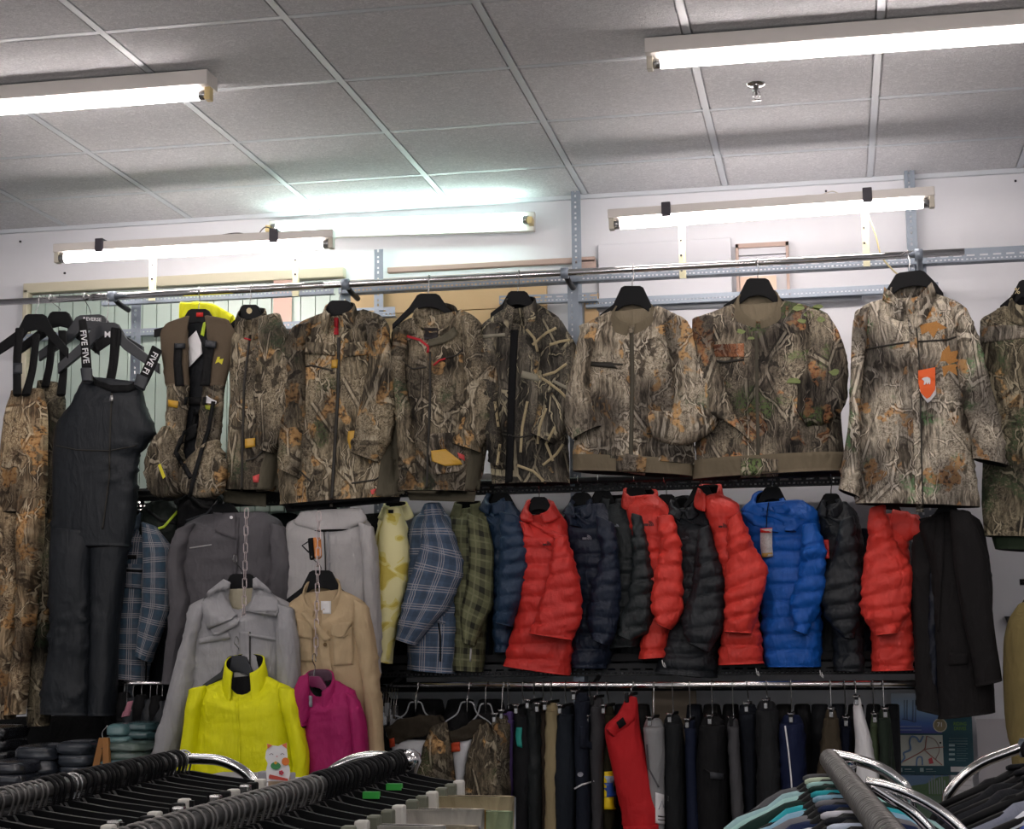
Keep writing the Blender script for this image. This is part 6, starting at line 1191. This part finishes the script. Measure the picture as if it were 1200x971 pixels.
# --- foreground racks -----------------------------------------------------------------------
ZK = 1.385
def rackx(px, py): return PZ(px, py, ZK)
M_rail = plain('rack_rail', '4a4a4a', .5, .3)
def hook_mesh(r, arm, kind, mat_):
    "one crowded hanger hook: a ring of wire over the rail with its stem"
    pts = [(0, 0, 0)]; pts = [(r*math.sin(a), 0, r*math.cos(a)) for a in np.linspace(-2.3, 1.9, 14)]; pts = pts+[(r*.7, 0, -r*1.3), (.0, 0, -r*1.8), (0, 0, -r*2.3)]
    V, F = wire_vf(pts, .0035 if kind == 'black' else .0024, 6)
    m = bpy.data.meshes.new('hook'); m.from_pydata(V, [], F); m.materials.append(mat_); m.polygons.foreach_set('use_smooth', [True]*len(F)); return m
def arm_mesh(w, sl, kind):
    V, F = [], []
    if kind == 'bar':
        prof = [(-w, -.052, .008), (-w*.5, -.045, .011), (-.02, -.036, .012), (.02, -.036, .012), (w*.5, -.045, .011), (w, -.052, .008)]
        for k in range(len(prof)-1):
            (x0, z0, h0), (x1, z1, h1) = prof[k], prof[k+1]; n = len(V)
            for x, z, h in ((x0, z0, h0), (x1, z1, h1)):
                for dy, dz in ((-.005, -h), (.005, -h), (.005, h), (-.005, h)): V.append((x, dy, z+dz))
            F += [(n, n+1, n+5, n+4), (n+1, n+2, n+6, n+5), (n+2, n+3, n+7, n+6), (n+3, n, n+4, n+7)]
            if k == 0: F.append((n+3, n+2, n+1, n))
            if k == len(prof)-2: F.append((n+4, n+5, n+6, n+7))
    else:
        pr = [(-w, -sl-.085, .007), (-w*.7, -sl*.62-.074, .010), (-w*.4, -sl*.25-.062, .011), (-.045, -.052, .011), (-.02, -.040, .010), (.02, -.040, .010), (.045, -.052, .011), (w*.4, -sl*.25-.062, .011), (w*.7, -sl*.62-.074, .010), (w, -sl-.085, .007)]
        wire_vf([(x, 0, z) for x, z, r in pr], [r for _, _, r in pr], 8, (V, F))
    m = bpy.data.meshes.new('hanger_arm'); m.from_pydata([list(v) for v in V], [], F); m.materials.append(M_hang)
    if kind != 'bar': m.polygons.foreach_set('use_smooth', [True]*len(F))
    return m
def rack_hangers(label, group, p0, p1, n, kinds, w, sl, kind, every=3, rand=.25):
    p0 = np.array(p0); p1 = np.array(p1); hm = {k: hook_mesh(.0185+(.002 if k == 'black' else 0), 0, k, {'black': M_hang, 'grey': plain('grey_hook', '6f6d6b', .35, .6), 'steel': M_hook}[k]) for k in ('black', 'grey', 'steel')}; am = arm_mesh(w, sl, kind); sm = arm_mesh(.055, 0, kind); out = []
    rr = random.Random(len(label))
    for i in range(n):
        t = (i+.5+rr.uniform(-rand, rand))/n; p = p0+(p1-p0)*t; k = kinds(t, rr); a = rr.uniform(-.12, .12); full = i % every == 0
        o = bpy.data.objects.new('rack_hanger', am if full else sm); COL.objects.link(o); o.location = p; o.rotation_euler.z = a
        tag(o, ('grey-hooked ' if k == 'grey' else 'steel-hooked ' if k == 'steel' else 'black-hooked ')+('' if full else 'empty narrow ')+label+', '+('far end' if t < .34 else 'middle' if t < .67 else 'near end')+' of its rail', 'hanger', group)
        h = bpy.data.objects.new('hook', hm[k]); COL.objects.link(h); h.parent = o; h.rotation_euler.z = rr.uniform(-.15, .15)
        if full: out.append((p, a, t))
    return out
def rack(label, p0, p1, hoops, r=.014):
    p0 = np.array(p0); p1 = np.array(p1); t = thing('garment_rack', label, 'rack', (p0[0], p0[1], 0)); wire('rail', [p0, p1], r, M_rail, t, 16)
    for pts in hoops: wire('hoop', smooth_path(pts[:-1], 6)+[np.array(pts[-1])], .0115 if pts[0][1] > 3.2 else .0088, M_chrome, t, 16)
    return t
def trail(name, lab, cat, p, a, w, c, drop, group=None, th=.014, top=-.066, taper=.9, mat=None):
    "folded trousers clipped under a rack hanger"
    g = thing(name, lab, cat, p+[0, 0, top-drop], group); m = mat or cloth('cloth_'+c, c); V = []; F = []; n = 10; k = 14
    for i in range(n+1):
        t = i/n; z = p[2]+top-drop*t; ww = w*(1+(taper-1)*t)
        for j in range(k):
            q = 2*math.pi*j/k; x = ww*np.sign(math.cos(q))*abs(math.cos(q))**.6; y = th*math.sin(q)+.006*math.sin(x*40+i)*min(1, t*3)
            V.append((p[0]+x*math.cos(a)-y*math.sin(a), p[1]+x*math.sin(a)+y*math.cos(a), z))
    for i in range(n):
        for j in range(k): F.append((i*k+j, i*k+(j+1) % k, (i+1)*k+(j+1) % k, (i+1)*k+j))
    F.append(tuple(n*k+j for j in range(k))); b0 = len(V); c0 = np.mean(V[:k], axis=0); fm = [0]*len(F)
    for sc, dz in ((.86, 0), (.82, -.03)):
        V.extend([tuple(c0+(np.array(v_)-c0)*[sc, sc*.7, 1]+[0, 0, dz]) for v_ in V[:k]])
    for r0, r1, mi in ((0, b0, 0), (b0, b0+k, 1)):
        for j in range(k): F.append((r0+j, r0+(j+1) % k, r1+(j+1) % k, r1+j)); fm.append(mi)
    F.append(tuple(b0+k+j for j in range(k))); fm.append(1)
    mk('folded_cloth', V, F, [m, M_lining], g, fm=fm); return g
def clips(g, p, a, w, m):
    for s in (-1, 1):
        c = p+np.array([s*w*math.cos(a), s*w*math.sin(a), -.058]); box('clip', c, (.022, .022, .036), m, g, rz=a, bevel=.004)
M_clipw = plain('white_clip', 'cfcdc6', .4); M_clipg = plain('olive_clip', '6b6e60', .4)
# rack 1, left
fa = rackx(216, 889); nb = np.array([rackx(0, 947)[0]-.02, 1.9, ZK]); Yf = fa[1]
hx = [P(x, y, Yf) for x, y in ((212, 889), (236, 889), (258, 891), (280, 900), (296, 914), (308, 936))]; hx.append(hx[-1]-[-.008, 0, .08]); hx.append(np.array([hx[-1][0], Yf, .0]))
rk = rack('black-wrapped clothes rack at lower left with a chrome hoop end', fa, nb, [hx])
prism('blue_case', None, 307, 334, 928, 936, Yf-.02, .05, plain('navy_plastic', '161a38', .35), par=rk)  # separate blue case, only parented to the rack, no part of it
hs = rack_hangers('trouser hanger on the left rack', 'hangers on the left rack', fa, nb, 62, lambda t, r: ('grey' if t > .5 else ('steel' if r.random() < .12 else 'black')), .17, .0, 'bar')
rr = random.Random(5)
for i, (p, a, t) in enumerate(hs):
    if False: continue
    off = .0
    w = .17+rr.uniform(-.01, .03)
    g = trail('folded_trousers', 'black trousers clipped on the left rack', 'trousers', p, a, w, ['191b1f', '202329', '15171b'][i % 3], .75, 'dark trousers on the left rack'); clips(g, p, a, w-.01, M_clipw if i % 3 == 0 else M_hang if i % 3 == 1 else M_hook)
# rack 2, middle
fa = rackx(471, 890); nb = np.array([rackx(236, 966)[0]-.01, 1.7, ZK]); Yf = fa[1]
h1 = [P(x, y, Yf) for x, y in ((466, 888), (444, 886), (420, 888), (398, 897), (382, 911), (376, 930))]; h1.append(h1[-1]-[0.01, 0, .08]); h1.append(np.array([h1[-1][0], Yf, 0]))
rk = rack('grey-wrapped clothes rack at lower middle with a chrome hoop and light trousers', fa, nb, [h1, [q+np.array([.012, .05, -.012]) for q in h1[:-1]]])
c_ = P(479, 890, Yf); lathe('end_knob', c_, [(.010, .022), (.024, .012), (.028, -.002), (.020, -.018), (.010, -.05)], M_chrome, rk)
hs = rack_hangers('hanger with bar on the middle rack', 'hangers on the middle rack', fa, nb, 60, lambda t, r: ('black' if t < .36 else 'grey'), .125, .0, 'bar')
LC = ['dcd0b8', 'd4d6de', 'd6c4a0', 'b4c69e', 'c8983f', 'dfd8ca', 'a8b0c0', 'd0c4ac', 'e8e5e0']
for i, (p, a, t) in enumerate(hs):
    k = i % len(LC); nm = {'dcd0b8': 'cream', 'd4d6de': 'pale grey', 'd6c4a0': 'sand', 'b4c69e': 'pale green', 'c8983f': 'ochre', 'dfd8ca': 'off-white', 'a8b0c0': 'grey-blue', 'd0c4ac': 'stone', 'e8e5e0': 'white'}[LC[k]]
    if i == 0: col_, nm = '2a2c33', 'dark'
    else: col_ = LC[k]
    g = trail('folded_trousers', nm+' trousers clipped on the middle rack', 'trousers', p+[.120+.012*((i*5)%4), 0, 0], a, .125, col_, .7, nm+' trousers on the middle rack', th=.016, top=-.066+.010*((i*7)%3-1)); clips(g, p, a, .124, M_clipg if i % 3 else M_clipw)
    if i in (3, 5): box('size_marker', p+[.05, 0, -.032], (.03, .012, .012), plain('green_marker', '3fae4a', .4), g)
# rack 3, right middle
fa = rackx(972, 889); nb = np.array([rackx(1054, 971)[0]+.02, 1.55, ZK]); Yf = fa[1]
h1 = [P(x, y, Yf) for x, y in ((974, 884), (1000, 889), (1028, 898), (1050, 912), (1064, 930))]; h1.append(h1[-1]-[-.012, 0, .10]); h1.append(np.array([h1[-1][0], Yf, 0]))
Yn = Yf-.75; h2 = [P(x, y, Yn) for x, y in ((1014, 916), (1040, 921), (1070, 932), (1098, 948), (1126, 972), (1146, 1000), (1158, 1040), (1160, 1100))]; h2.append(np.array([h2[-1][0], Yn, 0])); h3 = [P(x, y, Yn+.0) for x, y in ((1020, 920), (1045, 936), (1070, 952), (1092, 974))]; h3.append(h3[-1]-[-.02, 0, .4])
rk = rack('grey-wrapped clothes rack at lower right with nested chrome hoops and aqua shirts', fa, nb, [h1, h2, h3])
c_ = P(993, 904, Yf-.3); mkb = lathe('rail_bolt', c_+[0, 0, .012], [(.016, .006), (.018, 0), (.015, -.02), (.008, -.03)], M_chrome, rk)
GR = plain('grey_hook2', '5c5b57', .5, .2)
hs = rack_hangers('shirt hanger on the right rack', 'hangers on the right rack', fa, nb, 84, lambda t, r: 'grey', .18, .035, 'arm', every=4)
def shirt(lab, p, a, c, group=None, w=.22, drop=.62, sl=.05, th=.016, mat=None, top=-.05, collarc=None):
    g = thing('shirt', lab, 'shirt', p+[0, 0, -drop], group); m = mat or cloth('cloth_'+c, c, .8); V = []; F = []; k = 18
    rows = [(.075, top-.006), (.10, top-.012), (.13, top-sl*.35-.018), (w-.035, top-sl*.7-.024), (w-.010, top-sl*.9-.034), (w+.004, top-sl-.050), (w+.012, top-sl-.085), (w+.020, top-sl-.15), (w-.01, top-sl-.26), (w-.02, -drop)]
    for i, (ww, z) in enumerate(rows):
        for j in range(k):
            q = 2*math.pi*j/k; x = ww*np.sign(math.cos(q))*abs(math.cos(q))**.7; y = th*(1 if i > 1 else .6)*math.sin(q)+.004*math.sin(x*50+i*2)
            V.append((p[0]+x*math.cos(a)-y*math.sin(a), p[1]+x*math.sin(a)+y*math.cos(a), p[2]+z))
    n = len(rows)
    for i in range(n-1):
        for j in range(k): F.append((i*k+j, i*k+(j+1) % k, (i+1)*k+(j+1) % k, (i+1)*k+j))
    F.append(tuple(range(k))[::-1]); F.append(tuple((n-1)*k+j for j in range(k)))
    mk('shirt_body', V, F, m, g)
    V2, F2 = wire_vf([(p[0]+.05*math.cos(q)*math.cos(a), p[1]+.05*math.cos(q)*math.sin(a)+.022*math.sin(q), p[2]+top+.012-.006*math.sin(q)) for q in np.linspace(0, 2*math.pi, 15)[:-1]], .006, 6, None, True); mk('collar', V2, F2, cloth('cloth_'+(collarc or c), collarc or c, .8), g)
    return g
SH = [('5c5d60', 'grey'), ('9fc4c8', 'pale aqua'), ('a9d3cf', 'mint'), ('1f3f38', 'dark green'), ('2ea8b4', 'turquoise'), ('8fb8d0', 'light blue'), ('77777c', 'mid grey'), ('1b2a4e', 'navy'), ('d9d9e2', 'white'), ('20242e', 'black-blue'), ('c9d4e6', 'icy blue'), ('24407a', 'royal blue')]
for i, (p, a, t) in enumerate(hs):
    k = i % 12; n_ = i//12
    shirt(SH[k][1]+' shirt on the right rack, '+['towards the far end', 'in the middle', 'towards the near end'][min(n_, 2)], p, a*.6-.05, SH[k][0], w=.185+.014*((i*7)%4), sl=.030+.010*((i*5)%3), th=.020+.006*((i*3)%3), collarc=None if k != 1 else 'c9d8c0')
# rack 4, right edge
fa = rackx(1204, 876); fa[2] = ZK; hp = [P(x, y, fa[1]) for x, y in ((1204, 874), (1180, 882), (1152, 893), (1130, 908), (1114, 926), (1110, 938))]; hp.append(hp[-1]-[0, 0, .08]); hp.append(np.array([hp[-1][0], fa[1], 0]))
nb = np.array([fa[0]+.02, 2.0, ZK]); rk = rack('clothes rack at the right edge with a rising chrome arm', fa, nb, [hp]); lathe('end_collar', fa, [(.016, .02), (.02, .01), (.02, -.01), (.016, -.02)], M_galv, rk)
hs = rack_hangers('shirt hanger on the right edge rack', 'hangers on the right edge rack', fa-[0, .05, 0], nb, 40, lambda t, r: 'black', .20, .035, 'arm', every=3)
for i, (p, a, t) in enumerate(hs):
    if i < 10:
        c, nm = [('1c1d22', 'black'), ('23252b', 'charcoal'), ('2a2c33', 'dark grey'), ('17181c', 'jet black'), ('8a8fa0', 'grey'), ('e4e6f0', 'white'), ('3c58b0', 'cobalt'), ('d9dcea', 'pale'), ('6f9ad0', 'sky blue'), ('ffffff', 'bright white')][i]
        shirt(nm+' shirt on the rack at the right edge', p, a*.5, c, w=.22)
